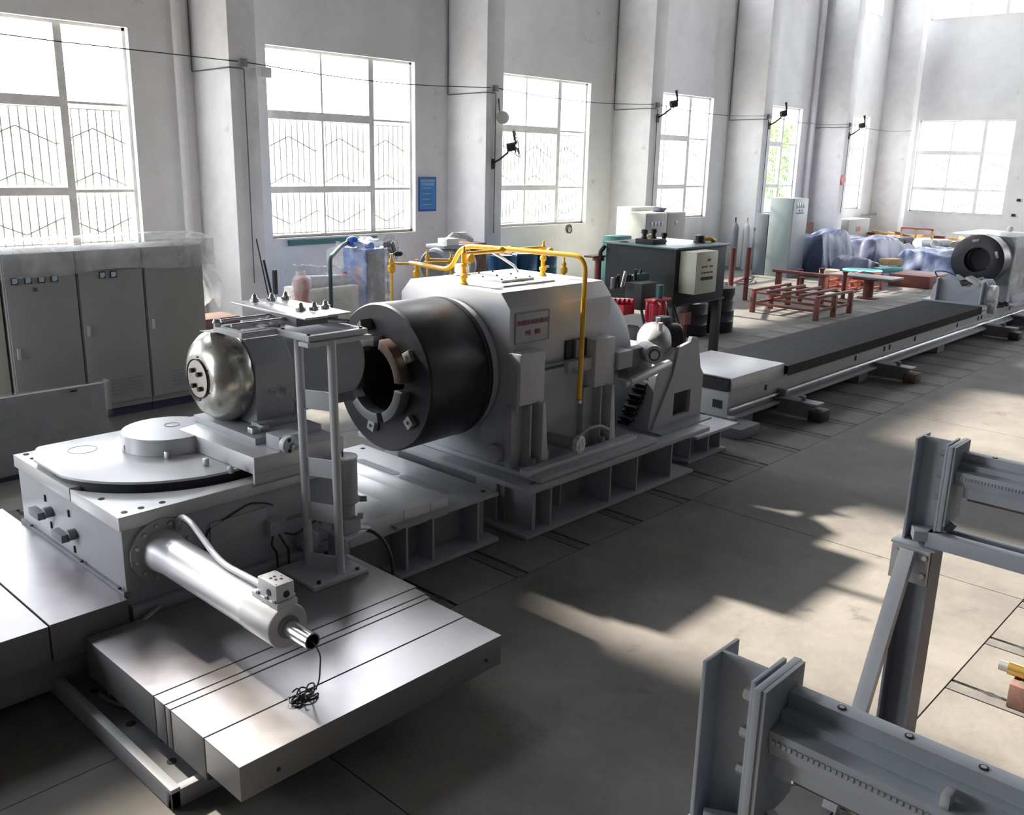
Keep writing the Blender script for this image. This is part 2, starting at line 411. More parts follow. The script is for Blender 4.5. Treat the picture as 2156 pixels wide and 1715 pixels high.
for (a, b) in WINX + [(-2.0, 1.4)]:
    portal(((a+b)/2, WY+.3, (WZ0+WZ1)/2), (b-a, WZ1-WZ0), (0, -1, 0)); portal(((a+b)/2, WY+.3, (UZ0+UZ1)/2), (b-a, UZ1-UZ0), (0, -1, 0))
for (a, b) in WINX[4:]:
    portal(((a+b)/2, RY-.3, (UZ0+UZ1)/2), (b-a, UZ1-UZ0), (0, 1, 0))
for (a, b, z0, z1) in (EWIN, (4.6, 8.05, 1.40, 4.82), (-1.4, 2.05, 1.40, 4.82), (10.3, 14.1, 8.45, 12.6), (4.4, 8.2, 8.45, 12.6), (-1.6, 2.2, 8.45, 12.6)):
    portal((EX+.3, (a+b)/2, (z0+z1)/2), (b-a, z1-z0), (-1, 0, 0))
for (a, b, z0, z1) in ((8.2, 12.6, 1.2, 5.2),):
    portal((RX-.3, (a+b)/2, (z0+z1)/2), (b-a, z1-z0), (1, 0, 0))

# drain pipes and wall cabling
tag(B().tube([(7.86, 14.80, 0), (7.86, 14.80, CZ)], .07, 14).build('drain_pipe', PILL, smooth=True), 'thick white drain pipe up the wall beside the nearest column', 'pipe')
tag(B().tube([(30.55, 14.76, 0), (30.55, 14.76, CZ)], .08, 14).build('drain_pipe', PILL, smooth=True), 'thick white drain pipe beside the tall grey cabinets', 'pipe')
def conduit(pts, label, r=.011): return tag(B().tube(pts, r, 6, rad=.03, seg=3).build('wall_conduit', COND, smooth=True), label, 'cable')
names = ['nearest column', 'second column', 'third column', 'fourth column', 'fifth column', 'sixth column']
for i, x in enumerate(PX[2:7]):
    conduit([(x-.03, 14.86, 9.5 if i else 7), (x-.03, 14.86, 4.28), (x-.03, 13.72, 4.30), (x+.24, 13.72, 4.30), (x+.24, 13.72, .9 if i == 0 else 1.5)], 'dark cable conduit bent round the %s on the window wall' % names[i])
for i in range(5):
    xa, xb = PX[2+i]+.3, PX[3+i]+.1
    pts = [(xa+(xb-xa)*t/8, 13.74+.0*t, 4.40-.10*math.sin(PI*t/8)) for t in range(9)]
    tag(B().tube(pts, .008, 5).build('hanging_wire', CABLE), 'thin wire strung across the %s window from the left, between two columns' % ['second', 'third', 'fourth', 'fifth', 'sixth'][i], 'wire')
tag(B().tube([(3.0-.5, 13.74, 4.5), (5.5, 13.74, 4.42), (8.3, 13.74, 4.40)], .008, 5).build('hanging_wire', CABLE), 'thin wire strung across the leftmost window to the nearest column', 'wire')

# junction boxes on columns
for i, x in enumerate(PX[2:7]):
    tag(B().box(x+.19, x+.30, 13.70, 13.75, 4.33, 4.45).build('junction_box', GREYD, bevel=.005), 'small square junction box high on the %s' % names[i], 'junction box')
# notice and board
ns = thing('wall_notice', 'blue printed safety notice hung on the wall right of the second window', 'sign', (13.32, 14.9, 1.91))
B().box(13.08, 13.56, 14.875, 14.9, 1.91, 2.61).build('notice_board', SIGND, ns)
B().box(13.105, 13.535, 14.870, 14.876, 1.95, 2.585).build('notice_panel', SIGN, ns)
text_part('安全生产责任制度', .048, (13.32, 14.868, 2.53), (PI/2, 0, 0), SIGNW, 'notice_title', ns)
text_part('安全操作规程', .055, (13.32, 14.868, 2.46), (PI/2, 0, 0), SIGNW, 'notice_title', ns)
for i in range(11):
    wd = .17 if i % 3 else .13
    B().box(13.32-wd, 13.32+wd*random.uniform(.5, 1), 14.867, 14.871, 2.38-.037*i, 2.388-.037*i).build('print_line', SIGND if i % 3 else SIGNW, ns)
tag(B().box(9.86, 11.93, 14.84, 14.9, 1.36, 1.455).build('wall_board', TEAL), 'long narrow teal board fixed to the wall under the second window', 'board')
b = B()
for k in range(3): b.lathe([(t_*.0+ .008*math.cos(a), .105-.012*k+.008*math.sin(a)) for t_, a in [(0, 2*PI*j/6) for j in range(6)]], (18.03, 14.87-.012*k, 1.37-.01*k), (0, -1, 0), 20, closed=True)
tag(b.build('cable_coil', CABLE, smooth=True), 'small dark coil of cable hung on the wall below the third window', 'cable coil')

# wall fans
def wall_fan(x, y, z, s, label, full):
    f = thing('wall_fan', label, 'fan', (x, y, z), 'industrial fans on the wall columns')
    b = B(); b.box(x-.05*s, x+.05*s, y-.02, y, z-.12*s, z+.08*s); b.tube([(x, y-.02, z), (x+.05*s, y-.15*s, z+.08*s), (x+.16*s, y-.28*s, z+.22*s)], .022*s, 8); b.build('bracket', BLACKM, f, smooth=True)
    c = Vector((x+.22*s, y-.34*s, z+.33*s)); d = Vector((.75, -.62, .2)).normalized()
    B().cyl(c-d*.12*s, c+d*.05*s, .085*s).build('motor', BLACKM, f, smooth=True)
    u = d.orthogonal().normalized(); w_ = d.cross(u)
    for k in range(3):
        a = .9+k*2*PI/3; rr = u*math.cos(a)+w_*math.sin(a); tt = d.cross(rr)
        bb = B(); vs = [c+d*.07*s+rr*q*s+(tt*.55+d*.35)*e*s for q, e in ((.03, -.03), (.30, -.07), (.31, .05), (.03, .03))]
        v = [bb.bm.verts.new(p) for p in vs]; v2 = [bb.bm.verts.new(p+d*.006) for p in vs]
        bb.bm.faces.new(v); bb.bm.faces.new(v2[::-1])
        for i in range(4): bb.bm.faces.new((v[i], v[(i+1) % 4], v2[(i+1) % 4], v2[i]))
        bb.build('blade', BLACKM, f)
    if full:
        g = B()
        for rr_ in (.12, .2, .28, .335): g.lathe([(.005*s*math.cos(a), rr_*s+.003*s*math.sin(a)) for a in (0, 2.1, 4.2)], c+d*.08*s, d, 28, closed=True)
        for k in range(16):
            a = 2*PI*k/16; rr = u*math.cos(a)+w_*math.sin(a); g.tube([c+d*.10*s+rr*.05*s, c+d*.11*s+rr*.2*s, c+d*.07*s+rr*.335*s], .0025*s, 4)
        g.build('guard', BOLT, f)
    return f
wall_fan(14.12, 13.75, 2.93, 1.0, 'black wall fan with wire guard hung on the second column', True)
for x, z, nm in ((19.95, 4.1, 'third'), (25.65, 4.15, 'fourth'), (31.2, 4.05, 'fifth')):
    wall_fan(x, 13.75, z, 1.0, 'small dark three-bladed fan high on the %s column' % nm, False)
lp = thing('dish_lamp', 'round white dish lamp on the second column above the fan', 'lamp', (14.3, 13.75, 3.7))
B().lathe([(0, .02), (.03, .13), (.05, .135), (.035, .125), (.02, .02)], (14.28, 13.66, 3.82), (-.55, -.7, .2), 20).build('dish', CREAM, lp, smooth=True)
B().tube([(14.26, 13.75, 4.2), (14.22, 13.7, 4.0), (14.26, 13.68, 3.84)], .012, 6).build('cord', CABLE, lp)
tag(B().obox((8.75, 13.70, 4.27), (.22, .10, .16), (0, 0, .1)).build('concrete_bracket', PILL, bevel=.02), 'pinkish block bracket on the right edge of the nearest column', 'bracket')

# ================================================================== LEFT MACHINE: bed along the hall, carriage, cross bed
SX, SY, SZ = 5.67, 5.67, 1.29
bed = thing('machine_bed', 'long grey machine bed with stepped sheet covers under the square turntable housing', 'machine bed', (3.0, 5.67, 0))
B().box(-2.5, 4.95, 5.0, 6.35, .05, .40).build('bed_core', GREYD, bed)
B().box(4.0, 5.06, 4.80, 6.56, .39, .42).build('top_plate', GREY, bed, bevel=.004)
B().box(4.0, 5.05, 4.78, 6.56, .005, .04).build('bottom_flange', GREY, bed, bevel=.004)
B().box(-2.5, 4.0, 5.36, 6.45, .005, .05).build('bottom_flange', GREYD, bed)
for x in (4.10, 4.36, 4.84):
    B().box(x, x+.022, 4.82, 5.0, .04, .39).build('rib', GREY, bed, bevel=.002)
B().box(4.85, 4.95, 4.86, 6.5, .04, .39).build('end_web', GREYD, bed)
for y0, y1 in ((5.08, 5.62), (5.70, 6.2)):
    B().prism([(4.71, y0), (4.75, y0-.03), (4.79, y0), (4.79, y1), (4.75, y1+.03), (4.71, y1)], 'z', .405, .4225).build('slot', GREYD, bed)
for y in (4.9, 6.45):
    for x in (4.98,): B().cyl((x, y, .405), (x, y, .4225), .022, n=16).build('bolt_hole', CONCD, bed)
# stepped telescopic covers, right of the carriage
for i, (a, c, dz) in enumerate(((3.625, 4.115, .0), (4.12, 4.375, -.008), (4.38, 4.56, -.016))):
    B().box(a, c, 4.86-.0*i, 6.48, .35, .505+dz).build('way_cover', COVERL, bed, bevel=.004)
for i, (a, c, dz) in enumerate(((1.625, 2.058, 0), (.95, 1.615, -.006), (.2, .94, -.012), (-.6, .19, -.018), (-2.3, -.61, -.024))):
    wc = B().box(a, c, 4.88, 6.85, .28, .502+dz).build('way_cover', COVSIDE, bed, bevel=.003)
    B().box(a, c, 4.88, 6.85, .502+dz, .505+dz).build('cover_sheet', COVER, wc)
tray = thing('base_tray', 'dark bolted steel base plate with raised rim on the floor under the cross covers', 'base plate', (1.9, 4.5, 0))
B().box(1.70, 3.35, 3.70, 5.30, .004, .05).build('base_plate', GREYD, tray, bevel=.003)
B().box(1.65, 1.70, 3.64, 5.30, .004, .115).build('rim', GREY, tray, bevel=.006)
B().box(1.65, 3.2, 3.64, 3.69, .004, .10).build('rim', GREYD, tray, bevel=.006)
for y in (4.83, 4.38, 3.93):
    B().cyl((1.80, y, .045), (1.80, y, .053), .024, n=14).build('bolt_hole', CONCD, tray)
for x, y in ((1.86, 4.60), (1.86, 4.12)): B().cyl((x, y, .05), (x, y, .058), .02, n=14).build('bolt_hole', CONCD, tray)
B().box(1.93, 1.96, 4.52, 4.56, .05, .24).build('bracket', GREYD, tray); B().box(1.82, 1.96, 4.66, 4.70, .05, .22).build('bracket', GREY, tray)

cross = thing('cross_slide_cover', 'stack of wide polished sheet steel telescopic covers in the foreground', 'slide cover', (2.6, 4.0, .05))
ys = [(3.24, 3.54), (3.552, 3.86), (3.872, 3.918), (3.930, 4.03), (4.042, 4.84)]
for i, (a, c) in enumerate(ys):
    xr = (3.46, 3.465, 3.485, 3.50, 3.52)[i]
    lo = .20 if i == 0 else .15
    o = B().box(1.785, xr, a, c, lo, .376).build('cover_section', COVSIDE, cross, bevel=.003)
    B().box(1.785, xr, a, c, .376, .380).build('cover_sheet', COVER, o)
    if i: B().box(1.79, xr-.01, a-.012, a, lo, .355).build('wiper_seal', BLACKM, cross)  # black strip added to darken the gap between covers
B().box(1.90, 3.30, 3.75, 4.85, .051, .36).build('slide_core', GREYD, cross)
for x in (1.98, 3.34): B().cyl((x, 3.242, .27), (x, 3.236, .27), .011, n=12).build('screw_hole', CONCD, cross)

# turntable housing (square block) on its saddle
hs = thing('turntable_housing', 'large square grey housing with bolted white top plate and black bellows arc', 'machine housing', (2.75, 5.7, .42))
B().box(2.08, 3.60, 4.94, 6.50, .43, .93).build('housing_body', GREY, hs, bevel=.012)
C0 = (2.88, 5.93)
def arc_pts(R, a0, a1, n=40): return [(C0[0]+R*math.cos(a0+(a1-a0)*k/n), C0[1]+R*math.sin(a0+(a1-a0)*k/n)) for k in range(n+1)]
RG = .885; aL = PI+math.acos(.815/RG); aR = 2*PI-math.acos(.74/RG)
b = B(); b.prism([(2.065, 4.925), (3.62, 4.925)] + arc_pts(RG, aR, aL), 'z', .905, .990); b.prism([(2.065, 5.60), (2.30, 5.60), (2.30, 5.94), (3.62, 5.94), (3.62, 6.515), (2.065, 6.515)], 'z', .905, .990)
b.build('top_plate', GREYT, hs, bevel=.004)
for (x, y) in ((2.13, 6.46), (2.24, 6.46), (2.37, 6.45), (2.62, 6.45), (2.13, 6.34), (2.13, 6.17), (2.13, 5.87), (2.13, 5.29), (2.13, 4.99), (2.23, 4.99), (2.36, 4.99), (3.5, 6.45), (3.55, 4.99)):
    B().cyl((x, y, .985), (x, y, .9925), .019, n=14).build('bolt_hole', CONCD, hs)
# saddle under the housing
B().box(2.09, 3.60, 4.90, 4.995, .30, .43).build('saddle_rail', GREY, hs, bevel=.006)
B().box(2.30, 3.55, 4.86, 4.95, .12, .31).build('saddle_apron', GREYD, hs, bevel=.008)
B().box(2.06, 2.10, 4.93, 6.5, .505, .53).build('wiper_strip', GREYD, hs)
for y in (4.98, 5.5, 6.3): B().hexbolt((2.058, y, .535), (0, 0, 1), .012, .012).build('screw', BOLT, hs)
# access panels and cable loom on the near face
B().box(2.62, 3.02, 4.925, 4.94, .46, .80).build('access_panel', GREY, hs, bevel=.012)
B().tube([(2.56, 4.93, .50), (2.60, 4.93, .76), (2.90, 4.93, .86), (3.02, 4.93, .83), (3.07, 4.93, .80)], .006, 5, rad=.04).build('panel_seal', CABLE, hs, smooth=True)
jb = B().box(3.0, 3.12, 4.86, 4.93, .62, .72).build('terminal_box', GREY, hs, bevel=.006)
for k, pts in enumerate(([(3.03, 4.88, .62), (3.0, 4.86, .56), (3.04, 4.86, .50), (3.04, 4.86, .36)], [(3.07, 4.88, .62), (3.10, 4.85, .54), (3.13, 4.86, .50), (3.13, 4.87, .35)], [(3.12, 4.88, .70), (3.22, 4.80, .74), (3.34, 4.84, .68), (3.40, 4.88, .60)], [(3.10, 4.88, .62), (3.18, 4.86, .58), (3.35, 4.86, .64), (3.52, 4.90, .66)])):
    B().tube(pts, .008 if k != 2 else .013, 7, rad=.05).build('cable', CABLE if k != 2 else GREYHOSE, hs, smooth=True)
B().lathe([(0, .07), (.10, .075), (.12, .06), (.13, .02)], (3.30, 4.95, .50), (0, -1, 0), 20).build('feed_motor', GREY, hs, smooth=True)
# fittings on the left face
for (y, z, dy) in ((6.02, .72, .10), (5.66, .675, .10)):
    b = B(); b.cyl((2.08, y-.05, z+.01), (2.03, y-.05, z+.01), .035); b.box(1.99, 2.04, y-.06, y+.10, z-.03, z+.02); b.build('lever_handle', GREYD, hs, bevel=.004)
for (y, z) in ((6.05, .80), (5.68, .80), (5.99, .63), (5.64, .57)):
    B().obox((2.078, y, z), (.012, .016, .045)).build('slot_hole', CONCD, hs)
# turntable disc; a black skirt paints the dark gap under its near half
def disc_poly(R, x0, x1, y0, y1, n=96):
    p = []
    for k in range(n):
        a = 2*PI*k/n; p.append((min(x1, max(x0, C0[0]+R*math.cos(a))), min(y1, max(y0, C0[1]+R*math.sin(a)))))
    q = [p[0]]
    for v in p[1:]:
        if (v[0]-q[-1][0])**2+(v[1]-q[-1][1])**2 > 1e-5: q.append(v)
    return q
B().prism(disc_poly(.815, 2.09, 3.6, 4.96, 5.93), 'z', .93, 1.028).build('bellows_skirt', BELLOW, hs)
B().prism(disc_poly(.84, 2.068, 3.6, 4.96, 6.41), 'z', 1.028, 1.045).build('turntable_plate', GREYT, hs, bevel=.003)
b = B(); b.ring((2.38, 6.14, 1.045), (2.38, 6.14, 1.0465), .088, .092, 40); b.build('inspection_ring', GREYD, hs)
# pivot drum and slide arm on the turntable
sl = thing('swivel_slide', 'thick grey swivel slide with round pivot drum carrying the wheel head', 'machine slide', (3.0, 5.6, 1.047))
B().lathe([(0, .30), (.108, .30), (.112, .296)], (2.86, 5.88, 1.047), (0, 0, 1), 64).build('pivot_drum', GREYT, sl, smooth=True)
B().prism([(2.93, 4.90), (2.90, 5.80), (3.45, 5.95), (3.62, 5.70), (3.62, 4.90)], 'z', 1.047, 1.160).build('slide_arm', GREYT, sl, bevel=.006)
B().prism([(4.90, 1.047), (4.924, 1.047), (4.922, .96), (4.90, .985)], 'x', 2.93, 3.62).build('guard_tip', GREYL, sl)
b = B(); b.ring((2.92, 5.93, 1.160), (2.92, 5.93, 1.162), .048, .051, 30); b.build('inspection_ring', GREYD, sl)
for (x, y) in ((2.585, 5.93), (2.72, 5.60), (2.86, 5.05), (2.83, 5.30)):
    B().obox((x-.02, y-.02, 1.072), (.03, .03, .045), (0, 0, .4)).build('clamp_screw', BOLTL, sl, bevel=.003)
B().box(3.08, 3.60, 5.12, 5.92, 1.160, 1.205).build('slide_plate', GREY, sl, bevel=.005)
b = B(); b.box(3.12, 3.30, 4.90, 5.06, 1.160, 1.255); b.build('bearing_block', GREY, sl, bevel=.01)
kn = B().cyl((3.17, 4.898, 1.205), (3.17, 4.85, 1.205), .058, n=28).build('hand_dial', GREYL, sl, bevel=.004)
B().cyl((3.18, 4.85, 1.20), (3.18, 4.80, 1.20), .018).build('dial_spindle', GREYD, sl)
for dz in (-.035, .035): B().cyl((3.16, 4.851, 1.205+dz), (3.16, 4.845, 1.205+dz), .012, n=12).build('dial_hole', CONCD, sl)

# wheel head
hd = thing('wheel_head', 'round polished steel grinding wheel with grey wheel-head body on the swivel slide', 'wheel head', (3.3, 5.67, 1.205))
prof = [(0, .165), (.012, .20), (.05, .262), (.10, .302), (.16, .318), (.205, .317), (.235, .305), (.245, .27)]
B().lathe(prof, (3.005, 5.67, 1.523), (1, 0, 0), 72).build('grinding_wheel', BALL, hd, smooth=True)
hub = B().lathe([(0, .128), (.004, .132), (.03, .135)], (2.994, 5.67, 1.523), (1, 0, 0), 48).build('wheel_hub', STEELB, hd, smooth=True)
B().ring((2.990, 5.67, 1.523), (3.0, 5.67, 1.523), .133, .138, 48).build('hub_seam', BOLT, hd)
for (dy, dz) in ((.055, .05), (-.03, .035), (.05, -.055), (-.035, -.065)):
    b = B(); b.cyl((2.999, SY+dy, 1.523+dz), (2.975, SY+dy, 1.523+dz), .017, n=12); b.build('hub_bolt', BOLT, hd)
for a in (.5, 1.6, 2.6, 3.7, 4.7, 5.8): B().cyl((3.006, SY+.15*math.cos(a), 1.523+.15*math.sin(a)), (2.998, SY+.15*math.cos(a), 1.523+.15*math.sin(a)), .006, n=8).build('hub_screw', BOLT, hd)
bp = [(5.37, 1.205), (5.97, 1.205), (5.99, 1.62), (5.80, 1.79), (5.48, 1.79), (5.36, 1.62)]
B().prism(bp, 'x', 3.25, 3.56).build('head_body', GREY, hd, bevel=.02)
B().box(3.22, 3.60, 5.30, 5.40, 1.205, 1.24).build('clamp_foot', GREY, hd, bevel=.008)
for x in (3.12, 3.2): B().box(x, x+.05, 5.22, 5.28, 1.205, 1.245).build('clamp_block', BOLTL, hd, bevel=.004)
b = B(); b.lathe([(0, .27), (.25, .285), (.62, .285), (.66, .25)], (3.56, 5.67, 1.515), (1, 0, 0), 40); b.build('motor_drum', GREYB, hd, smooth=True)
B().prism([(5.50, 1.205), (5.84, 1.205), (5.80, 1.30), (5.54, 1.30)], 'x', 3.62, 4.18).build('motor_foot', GREYD, hd)
for x in (3.37, 3.46):
    b = B(); b.cyl((x, 5.365, 1.425), (x, 5.30, 1.42), .016, n=12); b.cyl((x+.005, 5.30, 1.42), (x+.02, 5.27, 1.40), .010, n=10); b.build('pipe_fitting', GREYL, hd, smooth=True)
B().obox((3.12, 5.62, 1.842), (.16, .12, .005), (0, .1, .3)).build('paper_scrap', WHITEP, hd)

# hydraulic cylinder with valve block
hc = thing('hydraulic_cylinder', 'long shiny grey hydraulic cylinder with valve block pointing at the viewer', 'hydraulic cylinder', (2.30, 4.2, .73))
CXc, CZc = 2.305, .727
B().lathe([(0, .195), (.025, .195), (.028, .19)], (CXc, 4.94, CZc), (0, -1, 0), 48).build('flange', GREY, hc, smooth=True)
for k in range(12):
    a = 2*PI*k/12+.2; B().hexbolt((CXc+.165*math.cos(a), 4.912, CZc+.165*math.sin(a)), (0, -1, 0), .013, .014).build('flange_bolt', BOLTL, hc)
PAINTG = mat('glossy_grey_enamel', (.62, .62, .66), .34, .25)
B().lathe([(0, .132), (.05, .125), (.12, .114), (1.03, .114)], (CXc, 4.912, CZc), (0, -1, 0), 56, cap=False).build('barrel', PAINTG, hc, smooth=True)
B().lathe([(0, .117), (.255, .117), (.265, .113)], (CXc, 3.882, CZc), (0, -1, 0), 56).build('end_cap', GREYL, hc, smooth=True)
B().ring((CXc, 3.617, CZc), (CXc, 3.605, CZc), .04, .06).build('gland_ring', GREYD, hc, smooth=True)
B().lathe([(0, .043), (.20, .043), (.20, .036), (.02, .036)], (CXc, 3.61, CZc), (0, -1, 0), 28, cap=False).build('rod_tube', STEELB, hc, smooth=True)
B().box(2.25, 2.37, 3.62, 3.85, .832, .862).build('manifold_plate', GREYL, hc, bevel=.003)
B().box(2.258, 2.362, 3.635, 3.80, .862, .955).build('valve_block', GREYL, hc, bevel=.004)
for (x, y) in ((2.30, 3.70), (2.325, 3.69), (2.29, 3.73), (2.315, 3.735)): B().cyl((x, y, .953), (x, y, .957), .008, n=10).build('port_hole', CONCD, hc)
for (x, y) in ((2.27, 3.65), (2.35, 3.65), (2.27, 3.785), (2.35, 3.785), (2.345, 3.72)): B().cyl((x, y, .953), (x, y, .957), .003, n=8).build('port_hole', CONCD, hc)
B().cyl((2.2585, 3.70, .90), (2.254, 3.70, .90), .018, n=16).build('port_hole', CONCD, hc)
B().cyl((2.315, 3.636, .895), (2.315, 3.631, .895), .018, n=16).build('port_hole', CONCD, hc)
for y in (3.65, 3.72, 3.80):
    for x in (2.252, 2.368): B().hexbolt((x, y, .862), (0, 0, 1), .008, .014).build('valve_bolt', BOLTL, hc)
B().tube([(2.40, 4.90, .88), (2.40, 4.84, .935), (2.38, 4.70, .95), (2.335, 4.36, .865), (2.31, 4.20, .862), (2.31, 3.82, .875)], .017, 12, rad=.08).build('pressure_pipe', PAINTG, hc, smooth=True)
B().box(2.38, 2.42, 4.88, 4.93, .84, .90).build('elbow_block', GREY, hc, bevel=.006)
cd = B().tube([(2.305, 3.45, .73), (2.31, 3.40, .715), (2.325, 3.375, .66), (2.33, 3.40, .50), (2.33, 3.46, .41), (2.32, 3.50, .385)], .004, 6, rad=.06)
tag(cd.build('signal_cord', CABLE, smooth=True), 'thin dark cord hanging out of the hydraulic cylinder rod tube', 'cord')
b = B(); random.seed(3)
for k in range(7):
    a0 = random.uniform(0, 6.28); c = (2.30+random.uniform(-.04, .04), 3.50+random.uniform(-.035, .03)); ra, rb = random.uniform(.04, .085), random.uniform(.012, .03); ph = random.uniform(-.5, .9)
    b.tube([(c[0]+ra*math.cos(t)*math.cos(ph)-rb*math.sin(t)*math.sin(ph), c[1]+ra*math.cos(t)*math.sin(ph)+rb*math.sin(t)*math.cos(ph), .386+.012*(k % 3)+.004*math.sin(3*t+a0)) for t in [a0+5.3*j/12 for j in range(13)]], .0042, 5)
tag(b.build('cord_bundle', CABLE, smooth=True), 'tangled dark cord bundle lying on the polished cover', 'cord')
tag(B().tube([(2.24, 4.88, .395), (2.12, 4.82, .38), (2.05, 4.80, .33), (2.06, 4.62, .27), (2.00, 4.36, .20), (1.86, 4.42, .10), (1.80, 4.62, .07), (1.80, 4.75, .065)], .014, 8, rad=.12).build('flexible_conduit', GREYHOSE, smooth=True), 'ribbed grey conduit looping down from the carriage to the base plate', 'conduit')

# tall two-tube stand with measuring tray
st = thing('tray_stand', 'tall grey two-tube stand with rungs and L-shaped tray beside the wheel head', 'stand', (3.2, 4.6, .38))
B().box(3.02, 3.44, 4.42, 4.84, .381, .405).build('foot_plate', GREYL, st, bevel=.003)
PT = ((3.195, 4.73), (3.275, 4.50))
for (x, y) in PT: B().cyl((x, y, .405), (x+.0, y+.03, 1.925), .028, n=20).build('tube_leg', GREYL, st, smooth=True)
for z in (.56, .86, 1.10, 1.50) if False else (.79, 1.09, 1.53):
    k = (z-.4)/1.52*.03
    B().prism([(PT[0][0], PT[0][1]+k-.02), (PT[1][0], PT[1][1]+k+.02), (PT[1][0]+.012, PT[1][1]+k+.025), (PT[0][0]+.012, PT[0][1]+k-.015)], 'z', z-.06, z+.06).build('rung', GREYL, st, bevel=.002)
B().prism([(3.19, 4.70), (3.27, 4.52), (3.285, 4.53), (3.205, 4.71)], 'z', .405, .50).build('gusset', GREYL, st)
for (x, y) in ((3.08, 4.46), (3.38, 4.46), (3.38, 4.80)): B().hexbolt((x, y, .405), (0, 0, 1), .014, .016).build('foot_bolt', BOLT, st)
# L tray frame
trp = B()
trp.box(3.12, 3.56, 4.54, 4.58, 1.925, 1.962); trp.box(3.52, 3.56, 4.58, 5.1, 1.925, 1.962); trp.box(3.12, 3.16, 4.58, 4.89, 1.925, 1.962); trp.box(2.88, 3.16, 4.88, 4.92, 1.925, 1.962)
trp.box(2.88, 2.92, 4.92, 5.21, 1.925, 1.962); trp.box(2.92, 3.56, 5.17, 5.21, 1.925, 1.962); trp.box(3.14, 3.54, 4.56, 4.64, 1.925, 1.945); trp.box(3.14, 3.20, 4.60, 5.19, 1.925, 1.945); trp.box(2.9, 3.2, 5.02, 5.06, 1.925, 1.945)
trp.build('tray_frame', GREYL, st, bevel=.003)
B().box(3.10, 3.58, 4.52, 4.62, 1.895, 1.922).build('tray_bracket', GREYL, st, bevel=.003)
for (x, y) in ((3.14, 4.57), (3.53, 4.57), (3.14, 4.84), (3.53, 4.95)): B().hexbolt((x, y, 1.962), (0, 0, 1), .012, .01).build('tray_bolt', BOLT, st)
for y in (4.96, 5.14): B().cyl((2.86, y, 2.0), (3.50, y, 2.0), .011, n=12).build('guide_rod', STEEL, st, smooth=True)
B().cyl((3.45, 4.80, 1.99), (3.56, 4.72, 1.98), .014, n=12).build('clamp_rod', STEEL, st, smooth=True)
B().lathe([(0, .02), (.03, .03), (.05, .02)], (2.87, 5.14, 1.965), (0, 0, 1), 16).build('rod_knob', STEEL, st, smooth=True)
b = B(); b.box(3.24, 3.56, 4.84, 5.16, 1.962, 2.018); b.build('slide_block', GREYD, st, bevel=.004)
for (x, y) in ((3.12, 5.05), (3.17, 5.0), (3.21, 5.1)): B().ball((x, y, 1.985), .022, 10).build('bulb_fitting', WHITEP, st, smooth=True)
B().box(3.23, 3.405, 4.73, 5.58, 2.020, 2.034).build('clamp_plate', STEEL, st, bevel=.002)
B().box(3.409, 3.60, 4.75, 5.58, 2.020, 2.034).build('clamp_plate', STEEL, st, bevel=.002)
for (x, y) in ((3.385, 5.0), (3.475, 4.98), (3.57, 4.99), (3.37, 5.52), (3.48, 5.48), (3.59, 5.48)):
    b = B(); b.lathe([(0, .032), (.012, .030), (.02, .02), (.035, .018), (.045, .012), (.052, .003)], (x, y, 2.034), (0, 0, 1), 14); b.obox((x, y, 2.044), (.075, .03, .015), (0, 0, .4)); b.build('clamp_nut', STEEL, st, smooth=True)

# lubrication pump beside the stand
lu = thing('lubrication_pump', 'small grey lubrication pump with round white-lidded tank beside the stand', 'pump', (3.50, 4.75, .50))
B().cyl((3.52, 4.75, .79), (3.52, 4.75, 1.07), .078, n=36).build('oil_tank', GREY, lu, bevel=.004)
ld = B().cyl((3.52, 4.75, 1.07), (3.52, 4.75, 1.082), .082, n=36).build('tank_lid', WHITEP, lu, bevel=.003)
B().obox((3.49, 4.74, 1.10), (.008, .008, .035)).build('lid_hook', BOLT, lu)
B().lathe([(0, .07), (.02, .095), (.035, .095), (.04, .078)], (3.52, 4.75, .75), (0, 0, 1), 32).build('tank_collar', GREY, lu, smooth=True)
B().hexbolt((3.59, 4.70, .772), (.8, -.6, 0), .02, .05).build('drain_plug', GREYD, lu)
B().cyl((3.515, 4.74, .62), (3.515, 4.74, .76), .056, n=28).build('pump_neck', GREY, lu, smooth=True)
B().box(3.43, 3.57, 4.66, 4.80, .565, .66).build('pump_body', GREY, lu, bevel=.008)
B().cyl((3.56, 4.68, .665), (3.585, 4.655, .665), .022, n=18).build('gauge', GREYL, lu, smooth=True)
B().prism([(3.40, 4.60), (3.66, 4.66), (3.62, 4.85), (3.40, 4.9)], 'z', .548, .560).build('bracket_plate', GREYL, lu)
B().box(3.44, 3.50, 4.70, 4.86, .40, .548).build('bracket_arm', GREY, lu, bevel=.004)
tag(B().tube([(3.56, 4.70, .552), (3.64, 4.64, .55), (3.70, 4.58, .48), (3.72, 4.52, .36), (3.72, 4.50, .06)], .012, 8, rad=.12).build('flexible_conduit', CABLE, smooth=True), 'thin dark hose dropping from the lubrication pump to the floor', 'hose')

